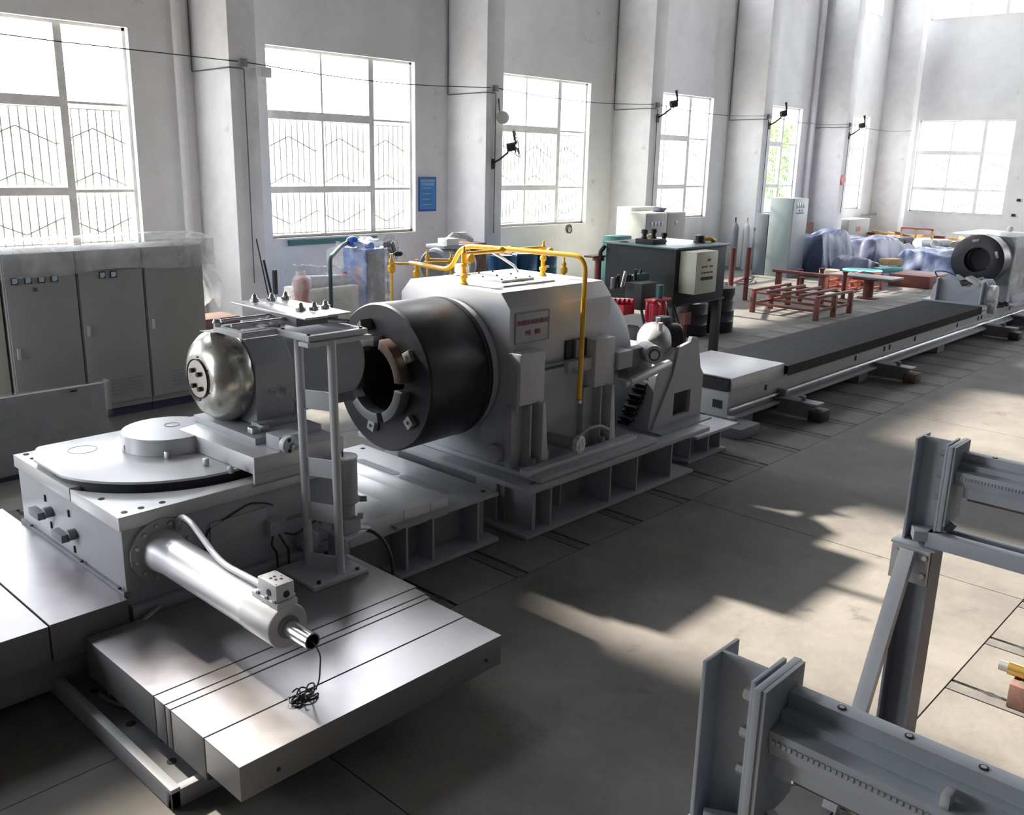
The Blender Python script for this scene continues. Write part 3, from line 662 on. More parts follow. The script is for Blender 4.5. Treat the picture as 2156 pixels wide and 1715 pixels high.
# ================================================================== HEADSTOCK on its welded base
mb = thing('machine_pedestal', 'low welded grey steel base with upright ribs under the big headstock', 'machine base', (6.4, 5.67, 0))
B().box(5.22, 7.72, 4.63, 6.70, .004, .035).build('bottom_flange', GREY, mb, bevel=.004)
B().box(5.18, 7.86, 4.56, 6.78, .425, .470).build('top_flange', GREY, mb, bevel=.005)
B().box(5.32, 7.62, 4.98, 6.36, .035, .425).build('base_web', GREYD, mb)
B().box(5.36, 5.40, 4.70, 6.60, .035, .425).build('end_web', GREY, mb)
B().box(5.30, 5.36, 5.06, 5.30, .035, .425).build('rib', GREY, mb)
for x in (5.54, 6.36, 6.77, 7.34): B().box(x, x+.02, 4.66, 4.99, .035, .425).build('rib', GREY, mb, bevel=.002)
for x in (5.95,): B().box(x, x+.02, 4.90, 4.99, .035, .425).build('rib', GREY, mb)
for y in (6.38,): B().box(5.36, 7.6, y, y+.02, .035, .425).build('rib', GREYD, mb)
B().hexbolt((5.50, 4.975, .38), (0, -1, 0), .02, .02).build('earth_bolt', BOLTL, mb)
for x0_, x1_ in ((5.28, 5.62), (5.9, 6.14), (6.36, 6.66)): B().box(x0_, x1_, 4.655, 4.668, .469, .473).build('slot', CONCD, mb)
sp = thing('side_support_frame', 'short low grey steel frame behind the headstock base on the slotted floor', 'support frame', (8.3, 5.3, 0))
B().box(7.90, 8.72, 4.72, 5.9, .28, .31).build('top_flange', GREYL, sp, bevel=.004)
B().box(7.90, 8.65, 4.80, 5.9, .004, .03).build('bottom_flange', GREY, sp)
for x in (8.0, 8.36, 8.6): B().box(x, x+.02, 4.86, 5.8, .03, .28).build('rib', GREY, sp)
B().box(7.95, 8.62, 5.0, 5.1, .03, .28).build('web', GREYD, sp)

h = thing('headstock', 'big grey headstock housing with chamfered top and red lettering', 'headstock', (6.0, 5.67, .47))
X0, X1 = 5.36, 6.70
up = [(5.00, 1.26), (5.00, 1.84), (5.105, 1.965), (6.22, 1.965), (6.34, 1.84), (6.34, 1.26)]
b = B(); b.prism(up, 'x', X0, X1); b.build('upper_housing', GREYL, h, bevel=.012)
lo = [(4.99, .47), (4.99, 1.245), (6.35, 1.245), (6.35, .47)]
B().prism(lo, 'x', X0+.01, X1).build('lower_housing', GREY, h, bevel=.008)
B().prism([(4.885, 1.00), (4.885, 1.34), (4.99, 1.47), (5.3, 1.47), (5.3, .60), (4.97, .60), (4.97, 1.0)], 'x', X0-.015, X0+.005).build('front_plate', GREY, h, bevel=.003)
B().box(X0-.02, 7.0, 4.60, 6.55, .474, .515).build('foot_flange', GREY, h, bevel=.006)
# side brackets, bars, tapering legs
def bracket(xa, xb, z0, z1): B().box(xa, xb, 4.87, 5.02, z0, z1).build('side_bracket', GREYL, h, bevel=.006)
bracket(5.36, 5.66, 1.06, 1.49); bracket(6.34, 6.62, 1.06, 1.49)
B().box(5.64, 6.02, 4.93, 5.01, 1.17, 1.295).build('side_bar', GREY, h, bevel=.004)
B().box(6.00, 6.36, 4.90, 5.01, 1.225, 1.335).build('side_bar', GREY, h, bevel=.004)
B().cyl((5.66, 4.96, 1.325), (6.10, 4.96, 1.325), .017).build('flange_rod', GREYD, h, smooth=True)
B().box(5.35, 6.72, 4.965, 5.0, 1.235, 1.262).build('split_flange', GREYD, h)
B().box(6.06, 6.34, 4.975, 5.01, 1.34, 1.50).build('recess_panel', BLACKM, h)
B().box(6.16, 6.20, 4.95, 5.0, 1.34, 1.50).build('recess_post', GREYD, h)
for xa in (5.33, 6.27):
    B().box(xa, xa+.15, 4.93, 5.0, .515, 1.06).build('leg', GREY, h, bevel=.004)
    B().prism([(xa+.24, .515), (xa+.33, .515), (xa+.27, 1.07), (xa+.24, 1.07)], 'y', 4.80, 4.99) .build('leg', GREYL, h, bevel=.003)
    B().box(xa+.13, xa+.15, 4.84, 4.99, .515, 1.06).build('leg_web', GREY, h)
    b = B(); b.cyl((xa+.13, 4.80, .515), (xa+.13, 4.80, .60), .022, n=12); b.hexbolt((xa+.13, 4.80, .58), (0, 0, 1), .032, .03); b.build('jack_bolt', GREYD, h)
for x in (5.50, 5.78, 6.05, 6.3): pass
B().box(5.30, 6.80, 4.70, 4.80, .515, .56).build('foot_rail', GREYL, h, bevel=.004)
B().lathe([(0, .08), (.05, .075), (.06, .02)], (X0-.015, 5.10, .62), (-1, 0, 0), 24).build('drain_boss', GREY, h, smooth=True)
# name plate with lettering
B().box(5.415, 5.83, 4.988, 4.999, 1.548, 1.80).build('name_plate', GREY, h, bevel=.004)
text_part('四川德阳泰业科技有限公司', .048, (5.625, 4.985, 1.715), (PI/2, 0, 0), REDTXT, 'lettering', h, sx=.66)
text_part('中国', .05, (5.565, 4.985, 1.628), (PI/2, 0, 0), REDTXT, 'lettering', h, sx=.75); text_part('德阳', .05, (5.685, 4.985, 1.628), (PI/2, 0, 0), REDTXT, 'lettering', h, sx=.75)
b = B(); 
for (a0_, a1_, c0_, c1_) in ((5.415, 5.83, 1.548, 1.552), (5.415, 5.83, 1.796, 1.80), (5.415, 5.419, 1.548, 1.80), (5.826, 5.83, 1.548, 1.80)): b.box(a0_, a1_, 4.984, 4.989, c0_, c1_)
b.build('plate_border', REDTXT if False else GREYD, h)
# inspection lid and fill cap on top
B().box(5.62, 6.28, 5.32, 6.10, 1.965, 1.975).build('lid_gasket', GREYL, h)
B().box(5.74, 6.16, 5.46, 5.98, 1.975, 1.997).build('inspection_lid', GREYL, h, bevel=.004)
for x in (5.77, 5.95, 6.13):
    for y in (5.49, 5.72, 5.95): B().hexbolt((x, y, 1.997), (0, 0, 1), .010, .012).build('lid_bolt', BOLT, h)
cap = B().lathe([(0, .05), (.008, .075), (.012, .05), (.03, .066), (.085, .066), (.10, .055)], (5.86, 6.08, 1.975), (0, 0, 1), 28).build('breather_cap', WHITEP, h, smooth=True)
# big round rear housing
b = B(); b.lathe([(0, .70), (.30, .70), (.42, .67), (.46, .60)], (6.70, 5.72, 1.22), (1, 0, 0), 64); b.build('rear_drum', GREYB, h, smooth=True)
# flange ring and black chuck sleeve
ch = thing('chuck', 'huge black cylindrical chuck with grey jaws facing the wheel head', 'chuck', (4.9, 5.66, 1.285))
O = (5.66, 1.285)
B().ring((5.335, *O), (5.25, *O), .40, .575, 72).build('mounting_flange', GREYB, ch, bevel=.004)
for k in range(14):
    a = 2*PI*k/14+.15; B().hexbolt((5.252, O[0]+.545*math.cos(a), O[1]+.545*math.sin(a)), (-1, 0, 0), .014, .012).build('flange_bolt', BOLT, ch)
B().lathe([(0, .28), (0, .590), (.015, .602), (.68, .592), (.69, .585), (.69, .28)], (4.57, *O), (1, 0, 0), 96, closed=True).build('chuck_sleeve', BLACK, ch, smooth=True)
B().ring((5.20, *O), (5.22, *O), .585, .596, 72).build('sleeve_step', BLACKM, ch)
B().lathe([(0, .275), (.73, .27)], (4.60, *O), (1, 0, 0), 48, cap=False).build('bore_lining', BLACKM, ch)
B().cyl((5.34, *O), (5.36, *O), .28).build('bore_end', BLACKM, ch)
# five jaw segments and their carriers
for a0_, a1_, m_ in ((45, 95, JAW), (-26, 26, JAW), (-100, -42, JAW), (-172, -113, JAW), (106, 176, COPPER)):
    B().sector(O, 4.475, 4.60, .272, .352, math.radians(a0_), math.radians(a1_), 12).build('jaw', m_, ch, bevel=.004)
for dg_, r_ in ((147, .43), (-142, .47), (-77, .42), (6, .43)):
    a = math.radians(dg_)
    c = Vector((4.55, O[0]+r_*math.cos(a), O[1]+r_*math.sin(a)))
    B().obox(c, (.05, .085, .085), (a+.1, 0, 0)).build('jaw_carrier', mat('pale_steel_block', (.33, .33, .34), .4, .5), ch, bevel=.006)
    B().cyl(c+Vector((-.024, 0, 0)), c+Vector((-.027, 0, 0)), .015, n=12).build('carrier_hole', CONCD, ch)
B().prism([(O[0]+.10, O[1]+.38), (O[0]+.22, O[1]+.36), (O[0]+.12, O[1]+.47)], 'x', 4.46, 4.58).build('jaw_key', JAW, ch, bevel=.004)

# yellow coolant pipework over the headstock
yp = thing('yellow_pipework', 'bright yellow pipe loop with valves over the headstock top', 'pipework', (5.9, 5.7, 1.975))
def YP(pts, r=.02, rad=.09): return B().tube(pts, r, 12, rad=rad).build('pipe', YEL, yp, smooth=True)
YP([(6.08, 4.83, 1.01), (6.09, 4.83, 2.235), (5.97, 5.62, 2.24), (5.90, 6.12, 2.235), (5.98, 6.36, 1.985), (6.03, 6.84, 1.99), (6.40, 7.42, 1.93)], .022, .13)
YP([(5.47, 5.65, 2.225), (6.49, 5.66, 2.225)], .016)
for x, zz in ((5.47, 2.28), (6.49, 2.29)):
    b = B(); b.lathe([(0, .036), (.02, .036), (.025, .024), (.05, .024), (.055, .034), (.08, .034), (.085, .02), (.14, .02), (.15, .03), (.175, .03), (.18, .022), (.24, .024), (.27, .024), (.285, .012), (.32, .010), (.325, .003)], (x, 5.65, 1.965), (0, 0, 1), 16); b.build('valve_post', YEL, yp, smooth=True)
    B().obox((x, 5.62, 2.05), (.09, .02, .018)).build('valve_handle', YEL, yp, bevel=.004)
    b = B(); b.ring((x, 5.58, 2.19), (x, 5.56, 2.19), .0, .04, 18); b.build('valve_body', YEL, yp, smooth=True)
for x in (5.93, 6.03): B().ball((x, 5.655, 2.228), .036, 12).build('union', YEL, yp, smooth=True)
B().lathe([(0, .027), (.03, .027)], (6.08, 4.83, 1.005), (0, 0, -1), 12).build('drip_nozzle', BOLTL, yp)
B().box(6.06, 6.12, 4.82, 4.90, 1.235, 1.26).build('pipe_clip', GREY, yp)
B().tube([(6.10, 6.0, 2.2), (6.25, 5.95, 2.12), (6.42, 5.94, 2.03), (6.46, 5.94, 1.975)], .014, 8, rad=.03).build('steel_hose', STEEL, yp, smooth=True)
# yellow stand-alone valve stations behind
yv = thing('yellow_valve_station', 'yellow valves and thin pipes on posts behind the headstock', 'valve station', (6.9, 7.5, 0))
def post(x, y, z0, z1, rr=.014, big=True):
    B().cyl((x, y, z0), (x, y, z1-.12), rr, n=10).build('post', YEL, yv, smooth=True)
    b = B(); b.lathe([(0, .022), (.02, .040), (.07, .042), (.09, .022), (.12, .03), (.15, .012), (.19, .010), (.192, .022), (.20, .022)], (x, y, z1-.13), (0, 0, 1), 14); b.build('valve', YEL, yv, smooth=True)
post(6.21, 7.5, 0, 1.96); post(6.56, 7.5, 1.4, 1.88); post(6.80, 7.6, 0, 1.96); post(7.06, 7.5, 1.5, 1.93); post(8.30, 6.9, 1.3, 1.86)
B().tube([(6.21, 7.5, 1.93), (6.56, 7.5, 1.90), (6.80, 7.5, 1.905), (7.14, 7.5, 1.88)], .014, 8).build('pipe', YEL, yv, smooth=True)
B().tube([(6.80, 7.6, 1.93), (7.14, 7.6, 1.90)], .013, 8).build('pipe', YEL, yv, smooth=True)
B().tube([(6.56, 7.5, 1.4), (6.56, 7.5, .02)], .014, 8).build('post', YEL, yv, smooth=True)
B().tube([(7.06, 7.5, 1.5), (7.06, 7.5, .02)], .014, 8).build('post', YEL, yv, smooth=True)
B().tube([(8.30, 6.9, 1.3), (8.30, 6.9, .02)], .014, 8).build('post', YEL, yv, smooth=True)

# sight-glass pipe stub at the foot of the headstock
sf = thing('wrapped_pipe_stub', 'short horizontal pipe stub with plastic-wrapped end beside the headstock foot', 'pipe', (5.95, 4.75, .58))
B().cyl((5.86, 4.98, .67), (5.90, 4.70, .67), .055, n=24).build('pipe_stub', GREYD, sf, smooth=True)
B().lathe([(0, .07), (.03, .082), (.05, .078), (.055, .02)], (5.90, 4.70, .67), (.15, -1, 0), 18).build('wrapped_end', mat('crumpled_film', (.55, .55, .58), .25, var=.4, vscale=25, bump=.8, bscale=40), sf, smooth=True)
B().lathe([(0, .03), (.05, .035), (.10, .02)], (5.66, 4.84, .56), (0, 0, 1), 14).build('plug', GREY, sf, smooth=True)
B().tube([(5.96, 4.74, .70), (6.12, 4.76, .75), (6.34, 4.78, .73), (6.48, 4.80, .66)], .018, 8, rad=.08).build('hose', GREYD, sf, smooth=True)

# rear drive: inclined bracket, gearbox, motor
dr = thing('drive_bracket', 'tall grey bracket with square cut-out holding the drive gearbox', 'bracket', (7.7, 4.9, .47))
b = B()
for pl in ([(7.25, .475), (8.12, .475), (8.12, .56), (7.29, .56)], [(7.29, .56), (7.60, .56), (7.60, .80), (7.44, .80)], [(7.90, .56), (8.12, .56), (8.12, .80), (7.90, .80)], [(7.44, .80), (8.12, .80), (8.12, .93), (8.06, 1.0), (7.97, 1.32), (7.86, 1.34), (7.83, 1.29), (7.64, 1.26), (7.56, 1.0)]):
    b.prism(pl, 'y', 4.84, 4.88)
b.build('side_cheek', GREY, dr)
B().prism([(7.20, .475), (7.25, .475), (7.56, 1.0), (7.60, 1.26), (7.3, 1.02)], 'y', 4.86, 5.5).build('inclined_face', GREYB, dr, bevel=.004)
B().box(7.62, 7.66, 4.88, 5.4, .50, 1.2).build('inner_web', BLACKM, dr)
B().box(7.45, 8.05, 4.93, 4.95, .50, .86).build('back_plate', BLACKM, dr)  # dark sheet standing in for the shade inside the cut-out
B().box(7.2, 8.12, 4.70, 5.5, .471, .49).build('foot', GREY, dr)
b = B()
for k in range(9): b.obox((7.06+.035*k, 5.02, .58+.05*k), (.10+.03*(k%2), .14, .026), (0, -.3, 0))
b.build('chain_links', BOLT, dr)
gb = thing('drive_gearbox', 'round grey worm gearbox with small flanged motor behind the headstock', 'gearbox', (7.5, 5.0, 1.26))
B().lathe([(0, .06), (.02, .10), (.12, .155), (.3, .175), (.50, .175), (.56, .12)], (7.40, 4.98, 1.265), (.8, .55, 0), 32).build('gear_case', GREYD, gb, smooth=True)
B().cyl((7.06, 4.74, 1.28), (7.22, 4.96, 1.275), .088, n=32).build('end_cover', GREY, gb, bevel=.006)
B().ring((7.055, 4.733, 1.28), (7.06, 4.741, 1.28), .042, .056).build('cover_ring', BOLT, gb)
B().cyl((7.056, 4.735, 1.28), (7.061, 4.742, 1.28), .041).build('cover_disc', GREYL, gb)
for (x, y) in ((7.55, 5.02), (7.80, 5.22)): B().cyl((x, y, 1.40), (x, y, 1.49), .024, n=12).build('eye_bolt', BOLTL, gb, smooth=True)
B().box(6.64, 6.86, 4.84, 5.0, 1.18, 1.34).build('coupling_box', GREY, gb, bevel=.006)
B().box(6.86, 7.24, 4.88, 5.0, 1.05, 1.33).build('shaft_guard', GREYD, gb, bevel=.01)
rm = B().lathe([(0, .02), (.01, .034), (.08, .034), (.09, .042), (.78, .042), (.80, .03)], (6.62, 4.76, 1.06), (1, .05, .10), 20).build('push_rod', GREY, gb, smooth=True)
mo = thing('drive_motor', 'black ribbed electric motor on the floor behind the drive bracket', 'motor', (8.6, 5.6, .9))
b = B(); b.lathe([(0, .10), (.03, .19), (.06, .205), (.42, .205), (.45, .17), (.50, .165)], (8.75, 5.52, 1.08), (-.75, .66, 0), 32)
b.build('motor_body', BLACK, mo, smooth=True)
for k in range(10):
    a = 2*PI*k/10; pass
B().obox((8.58, 5.70, .86), (.3, .3, .06), (0, 0, .6)).build('motor_foot', BLACKM, mo)
B().box(8.4, 8.7, 5.5, 5.85, .31, .84).build('motor_pedestal', BLACKM, mo)
B().box(8.5, 8.66, 5.6, 5.75, 1.27, 1.36).build('terminal_box', BLACKM, mo, bevel=.006)

# ================================================================== LONG BED with black bellows
lb = thing('long_slideway', 'very long low grey machine slideway with black bellows cover and open near side rail', 'machine bed', (15, 5.67, .1))
B().box(9.40, 24.0, 5.22, 6.16, .14, .45).build('bed_beam', GREYL, lb, bevel=.006)
B().box(9.36, 24.0, 5.12, 5.22, .13, .165).build('lower_flange', GREYL, lb, bevel=.004)
B().cyl((9.36, 5.185, .235), (24.0, 5.185, .235), .022, n=10).build('side_rail', STEEL, lb, smooth=True)
B().box(9.36, 9.40, 5.22, 6.2, .13, .45).build('end_plate', GREYL, lb, bevel=.006)
B().box(9.350, 9.362, 5.30, 5.42, .235, .33).build('end_opening', BLACKM, lb)
B().box(9.352, 9.364, 5.23, 6.15, .445, .575).build('end_opening', BLACKM, lb)
B().box(9.38, 10.66, 5.20, 6.26, .44, .61).build('end_cover', COVERL, lb, bevel=.006) if False else None
b = B(); b.box(9.38, 10.66, 5.20, 6.26, .595, .61); b.box(9.38, 10.66, 5.20, 5.215, .445, .60); b.box(9.38, 10.66, 6.245, 6.26, .445, .60); b.build('end_cover', COVERL, lb, bevel=.003)
b = B(); n = 150; top = []
for k in range(2*n+1): top.append((10.665+(18.25-10.665)*k/(2*n), .592 if k % 2 else .578))
b2 = b.bm
vv = []
for x, z in top:
    oy = .0 if z > .585 else .012
    vv.append([b2.verts.new(p) for p in ((x, 5.14+oy, .455), (x, 5.14+oy, z), (x, 6.20-oy, z), (x, 6.20-oy, .455))])
for a, c in zip(vv, vv[1:]):
    for j in range(3): b2.faces.new((a[j], a[j+1], c[j+1], c[j]))
bl = b.build('folded_bellows', BELLOW, lb); bl['kind'] = 'stuff'
for x in (10.25, 12.9, 13.95, 14.15, 15.2, 17.2, 18.35, 18.55, 20.3): B().obox((x, 5.217, .36), (.045, .01, .07)).build('side_slot', CONCD, lb)
B().box(10.55, 10.62, 5.10, 5.22, .20, .30).build('joint_clamp', GREYD, lb, bevel=.01)
for x, yy in ((9.7, 4.95), (13.1, 5.0), (16.3, 5.0), (18.7, 4.98), (20.6, 5.0)):
    ped = B(); ped.box(x-.16, x+.16, 5.15, 6.1, .004, .13); ped.build('pedestal', GREYD, lb)
def foot_block(x0, x1, y0, y1, z, label):
    t_ = thing('levelling_block', label, 'levelling block', ((x0+x1)/2, (y0+y1)/2, 0), 'levelling blocks under the long slideway')
    b = B(); b.box(x0, x1, y0, y1, .004, z); b.build('block', GREYD, t_, bevel=.004)
    for k in range(3): B().cyl((x0+(x1-x0)*.5, y0+(y1-y0)*(.25+.25*k), z-.004), (x0+(x1-x0)*.5, y0+(y1-y0)*(.25+.25*k), z+.004), .02, n=10).build('bolt_hole', CONCD, t_)
foot_block(9.05, 9.50, 4.86, 5.5, .125, 'grey levelling block under the near end of the long slideway')
for x, nm in ((10.55, 'first'), (13.6, 'second'), (18.7, 'third'), (20.4, 'fourth')):
    t_ = thing('outrigger_bracket', '%s dark outrigger bracket sticking out from the long slideway, counted from the headstock' % nm, 'bracket', (x, 4.95, 0))
    B().box(x-.10, x+.10, 4.62, 5.2, .185, .215).build('arm', GREYD, t_, bevel=.004)
    B().box(x-.08, x-.06, 4.66, 5.15, .02, .185).build('web', GREYD, t_)
    B().box(x-.12, x+.12, 4.55, 4.72, .004, .14).build('foot', BLACKM if nm != 'second' else BROWN, t_, bevel=.004)
    b = B(); b.cyl((x, 5.05, .02), (x, 5.05, .185), .02, n=10); b.cyl((x, 4.85, .20), (x, 4.85, .27), .03, n=10); b.build('jack_screw', GREYD, t_)
# steady rest
sr = thing('steady_rest', 'pale blue-grey V-shaped steady rest at the far end of the bellows', 'steady rest', (18.4, 5.6, .6))
pts = [(5.13, .60), (6.14, .60), (6.12, .85), (6.02, 1.02), (5.82, 1.08), (5.66, 1.0), (5.60, .90), (5.46, .90), (5.36, 1.04), (5.20, 1.05), (5.14, .95)]
B().prism(pts, 'x', 18.40, 18.44).build('front_plate', GREYB, sr, bevel=.004)
B().prism(pts, 'x', 18.80, 18.84).build('rear_plate', GREYB, sr, bevel=.004)
for y in (5.22, 6.02): B().box(18.28, 18.40, y-.012, y+.012, .62, 1.03).build('gusset', GREYL, sr)
B().box(18.25, 18.95, 5.08, 6.25, .588, .615).build('foot_plate', GREYB, sr, bevel=.004)
B().obox((18.45, 5.40, 1.02), (.34, .28, .05), (.45, 0, 0)).build('pad', GREYL, sr, bevel=.006)
B().cyl((18.42, 5.64, .95), (18.75, 5.64, .95), .06).build('roller', BOLT, sr, smooth=True)
B().cyl((18.52, 5.13, .80), (18.52, 5.02, .80), .17, n=30).build('side_wheel', GREYL, sr, bevel=.01)
B().box(18.45, 18.60, 5.0, 5.12, .45, .72).build('side_bracket', GREYL, sr, bevel=.01)
# far chuck and housing
fh = thing('far_headstock', 'second headstock with black chuck mouth at the far end of the long slideway', 'headstock', (20.2, 5.67, .45))
OF = (5.69, 1.33)
B().lathe([(0, .24), (0, .455), (.02, .487), (.42, .487), (.44, .46), (.44, .24)], (19.35, *OF), (1, 0, 0), 72, closed=True).build('chuck_sleeve', BLACK, fh, smooth=True)
B().lathe([(0, .30), (.0, .33), (.03, .31), (.03, .27), (.5, .18), (.5, .30)], (19.36, *OF), (1, 0, 0), 48, closed=True).build('inner_cone', GREYD, fh, smooth=True)
for a in (80, 160, 250): 
    ar = math.radians(a); B().obox((19.345, OF[0]+.37*math.cos(ar), OF[1]+.37*math.sin(ar)), (.03, .05, .13), (ar, 0, 0)).build('jaw', GREYD, fh, bevel=.006)
B().cyl((19.6, *OF), (19.62, *OF), .2).build('bore_end', BLACKM, fh)
B().lathe([(0, .44), (.35, .44)], (19.79, *OF), (1, 0, 0), 48).build('spindle_sleeve', GREYD, fh, smooth=True)
B().prism([(5.12, .46), (5.28, .9), (5.22, 1.55), (5.34, 1.76), (6.1, 1.76), (6.25, 1.5), (6.25, .46)], 'x', 20.1, 21.6).build('housing', GREYB, fh, bevel=.02)
B().box(19.7, 24, 5.0, 6.3, .452, .49).build('foot_flange', GREYL, fh)
B().prism([(19.5, 1.20), (20.9, 1.95), (21.7, 1.8), (20.2, 1.0)], 'y', 6.22, 6.25) if False else None
b = B(); b.box(19.9, 21.7, 5.18, 5.20, .5, 1.77); b.box(19.9, 21.7, 5.18, 6.4, 1.77, 1.785); b.build('plastic_wrap', FILM, fh)
B().ball((20.9, 5.6, 1.87), .06, 12).build('wrapped_cap', WHITEP, fh, smooth=True)
B().box(21.9, 22.3, 4.9, 5.5, .49, 1.6).build('control_panel', GREYD, fh, bevel=.01)
for k in range(6):
    a = k*1.05
    tag(B().tube([(18.95+.11*k, 5.18+.05*math.sin(a*2), .475+.02*k), (19.05+.11*k, 5.04+.04*math.cos(a), .53+.03*math.sin(a*3)), (19.16+.10*k, 5.20+.03*math.sin(a), .48), (19.3+.07*k, 5.08, .50)], .016, 6, rad=.06).build('black_hose', BLACKM, smooth=True), 'short black hose heaped on the slideway beside the far chuck, %s' % ['first from the left', 'second from the left', 'third from the left', 'fourth from the left', 'fifth from the left', 'sixth from the left'][k], 'hose', group='hoses beside the far chuck')
tag(B().tube([(18.7, 6.15, 1.0), (18.6, 6.2, 1.12), (18.5, 5.95, 1.15), (18.45, 5.75, 1.08)], .012, 6, rad=.1).build('black_hose', CABLE, smooth=True), 'thin black hose arching over the V-shaped steady rest', 'hose')

# ================================================================== FOREGROUND RACKS (right)
def rack(cx, near, label):
    """portal rack: H-column, rails running toward -Y, lower rail, brace"""
    g = thing('roller_rack', label, 'rack', (cx, near, 0))
    yl, yr, yp_ = near+.16, near+.02, near           # outer flange, inner flange, plate
    zt, zj = 1.75, 1.235
    B().box(cx-.085, cx+.085, yl-.012, yl, zj, zt).build('column_flange', GREYB, g, bevel=.002)
    B().box(cx-.085, cx+.085, yr-.012, yr, zj, zt).build('column_flange', GREYB, g, bevel=.002)
    B().box(cx-.006, cx+.006, yr, yl-.012, zj, zt).build('column_web', GREYB, g)
    B().box(cx-.11, cx+.11, yp_-.022, yp_-.001, zj+.09, zt+.0).build('end_plate', GREYB, g, bevel=.002)
    B().box(cx-.105, cx+.105, yp_-.034, yp_-.022, zj+.12, zt-.001).build('end_plate', GREYB, g, bevel=.001)
    for z in (zt-.05, zt-.16, zt-.27):
        b = B(); b.hexbolt((cx-.065, yr-.012+.014, z), (0, 1, 0), .016, .02); b.build('column_bolt', BOLTL, g)
    # upper rail assembly
    L = near-.035; E = near-4.6
    x = cx
    prof = [(x+.07, 1.70), (x+.07, 1.56), (x-.055, 1.555), (x-.068, 1.60), (x-.068, 1.628), (x-.02, 1.630), (x-.014, 1.632), (x-.014, 1.658), (x+.02, 1.660), (x+.02, 1.70)]
    B().prism(prof, 'y', E, L).build('rail_beam', GREYB, g, bevel=.0015)
    y = L-.13
    for k in range(14):
        if y < E: break
        b = B(); b.cyl((x+.045, y, 1.700), (x+.045, y, 1.7025), .011, n=12); b.build('countersink', CONCD, g); b = B(); b.cyl((x+.045, y, 1.7025), (x+.045, y, 1.7035), .007, n=10); b.build('rail_screw', GREYL, g); y -= .166
    y = L-.42
    for k in range(6):
        if y < E: break
        B().obox((x-.042, y, 1.645), (.04, .022, .035)).build('stud_bracket', GREYL, g, bevel=.004); y -= .335
    b = B(); m = 180
    for k in range(m):
        yy = L-.01-k*.0145
        b.box(x-.072, x-.066, yy-.009, yy, 1.592, 1.606)
    tag(b.build('rack_teeth', GREYB, g), None, None, kind='stuff')
    B().prism([(x-.045, 1.50), (x-.045, 1.592), (x-.06, 1.60), (x+.02, 1.60), (x+.02, 1.50)], 'y', E, L-.04).build('rail_apron', GREYB, g, bevel=.002)
    B().box(x-.03, x+.02, E, L-.06, 1.485, 1.50).build('apron_lip', BROWN, g)
    # lower rail
    z2 = 1.235
    B().box(cx-.115, cx-.055, E, near+.04, z2, z2+.075).build('lower_rail', GREYB, g, bevel=.003)
    B().box(cx-.055, cx+.02, E, near-.02, z2, z2+.03).build('lower_rail', GREYB, g, bevel=.003)
    B().box(cx+.02, cx+.06, E, near-.02, z2, z2+.065).build('lower_rail', GREYB, g, bevel=.003)
    B().obox((cx-.075, near+.05, z2+.05), (.09, .13, .05), (0, 0, .5)).build('corner_gusset', GREYB, g, bevel=.004)
    B().obox((cx-.02, near-.02, z2+.10), (.06, .06, .06), (.5, .4, 0)).build('corner_clip', GREYD, g, bevel=.006)
    # leg below the joint plates
    B().box(cx-.14, cx+.14, near-.02, near+.19, z2-.013, z2).build('joint_plate', GREYB, g, bevel=.002)
    B().box(cx-.085, cx+.085, yl-.012, yl, .012, z2-.013).build('leg_flange', GREYD, g)
    B().box(cx-.085, cx+.085, yr-.012, yr, .012, z2-.013).build('leg_flange', GREYD, g)
    B().box(cx-.006, cx+.006, yr, yl-.012, .012, z2-.013).build('leg_web', GREYD, g)
    B().box(cx-.16, cx+.16, near-.08, near+.26, .001, .012).build('base_plate', GREYD, g)
    B().box(cx-.145, cx-.13, near-.0, near+.18, z2-.19, z2-.013).build('brace_plate', GREYL, g)
    for yy in (near+.02, near+.155):
        for zz in (z2-.045, z2-.14): B().hexbolt((cx-.146, yy, zz), (-1, 0, 0), .014, .012).build('joint_bolt', BOLTL, g)
    B().beam((cx-.16, near+.10, z2-.02), (cx-.68, near+.12, .01), .075, .008, (1, 0, 0)).build('brace', GREYL, g, bevel=.001)
    B().beam((cx-.16, near+.065, z2-.02), (cx-.68, near+.085, .01), .008, .05, (1, 0, 0)).build('brace', GREYL, g)
    # far portal column
    B().box(cx-.085, cx+.085, E-.15, E, .01, zt).build('column', GREYB, g)
    return g
rA = rack(4.535, 1.30, 'grey steel rack with toothed rail and braced leg at the right edge, the farther one')
rB = rack(2.015, .925, 'grey steel rack with toothed rail in the bottom right corner, the nearer one')
pts = []
for k in range(15):
    t = k/14; pts.append((2.135, .955-.30*t, 1.31+.095*math.sin(PI*t)**.8))
b = B()
for p, q_ in zip(pts, pts[1:]): b.beam(p, q_, .035, .006, (0, 0, 1))
tag(b.build('bent_strap', WHITEP), 'pale bent metal strap arching over the lower rail of the nearest rack', 'strap')
bolt_c = thing('clamp_bolt', 'pair of steel clamp bolts lying at the foot of the nearest rack column', 'bolt', (1.95, .80, 1.31))
for dy in (0, -.05):
    B().hexbolt((1.93, .84+dy, 1.315), (.3, -.8, 0), .016, .03, .04).build('bolt', BOLTL, bolt_c)

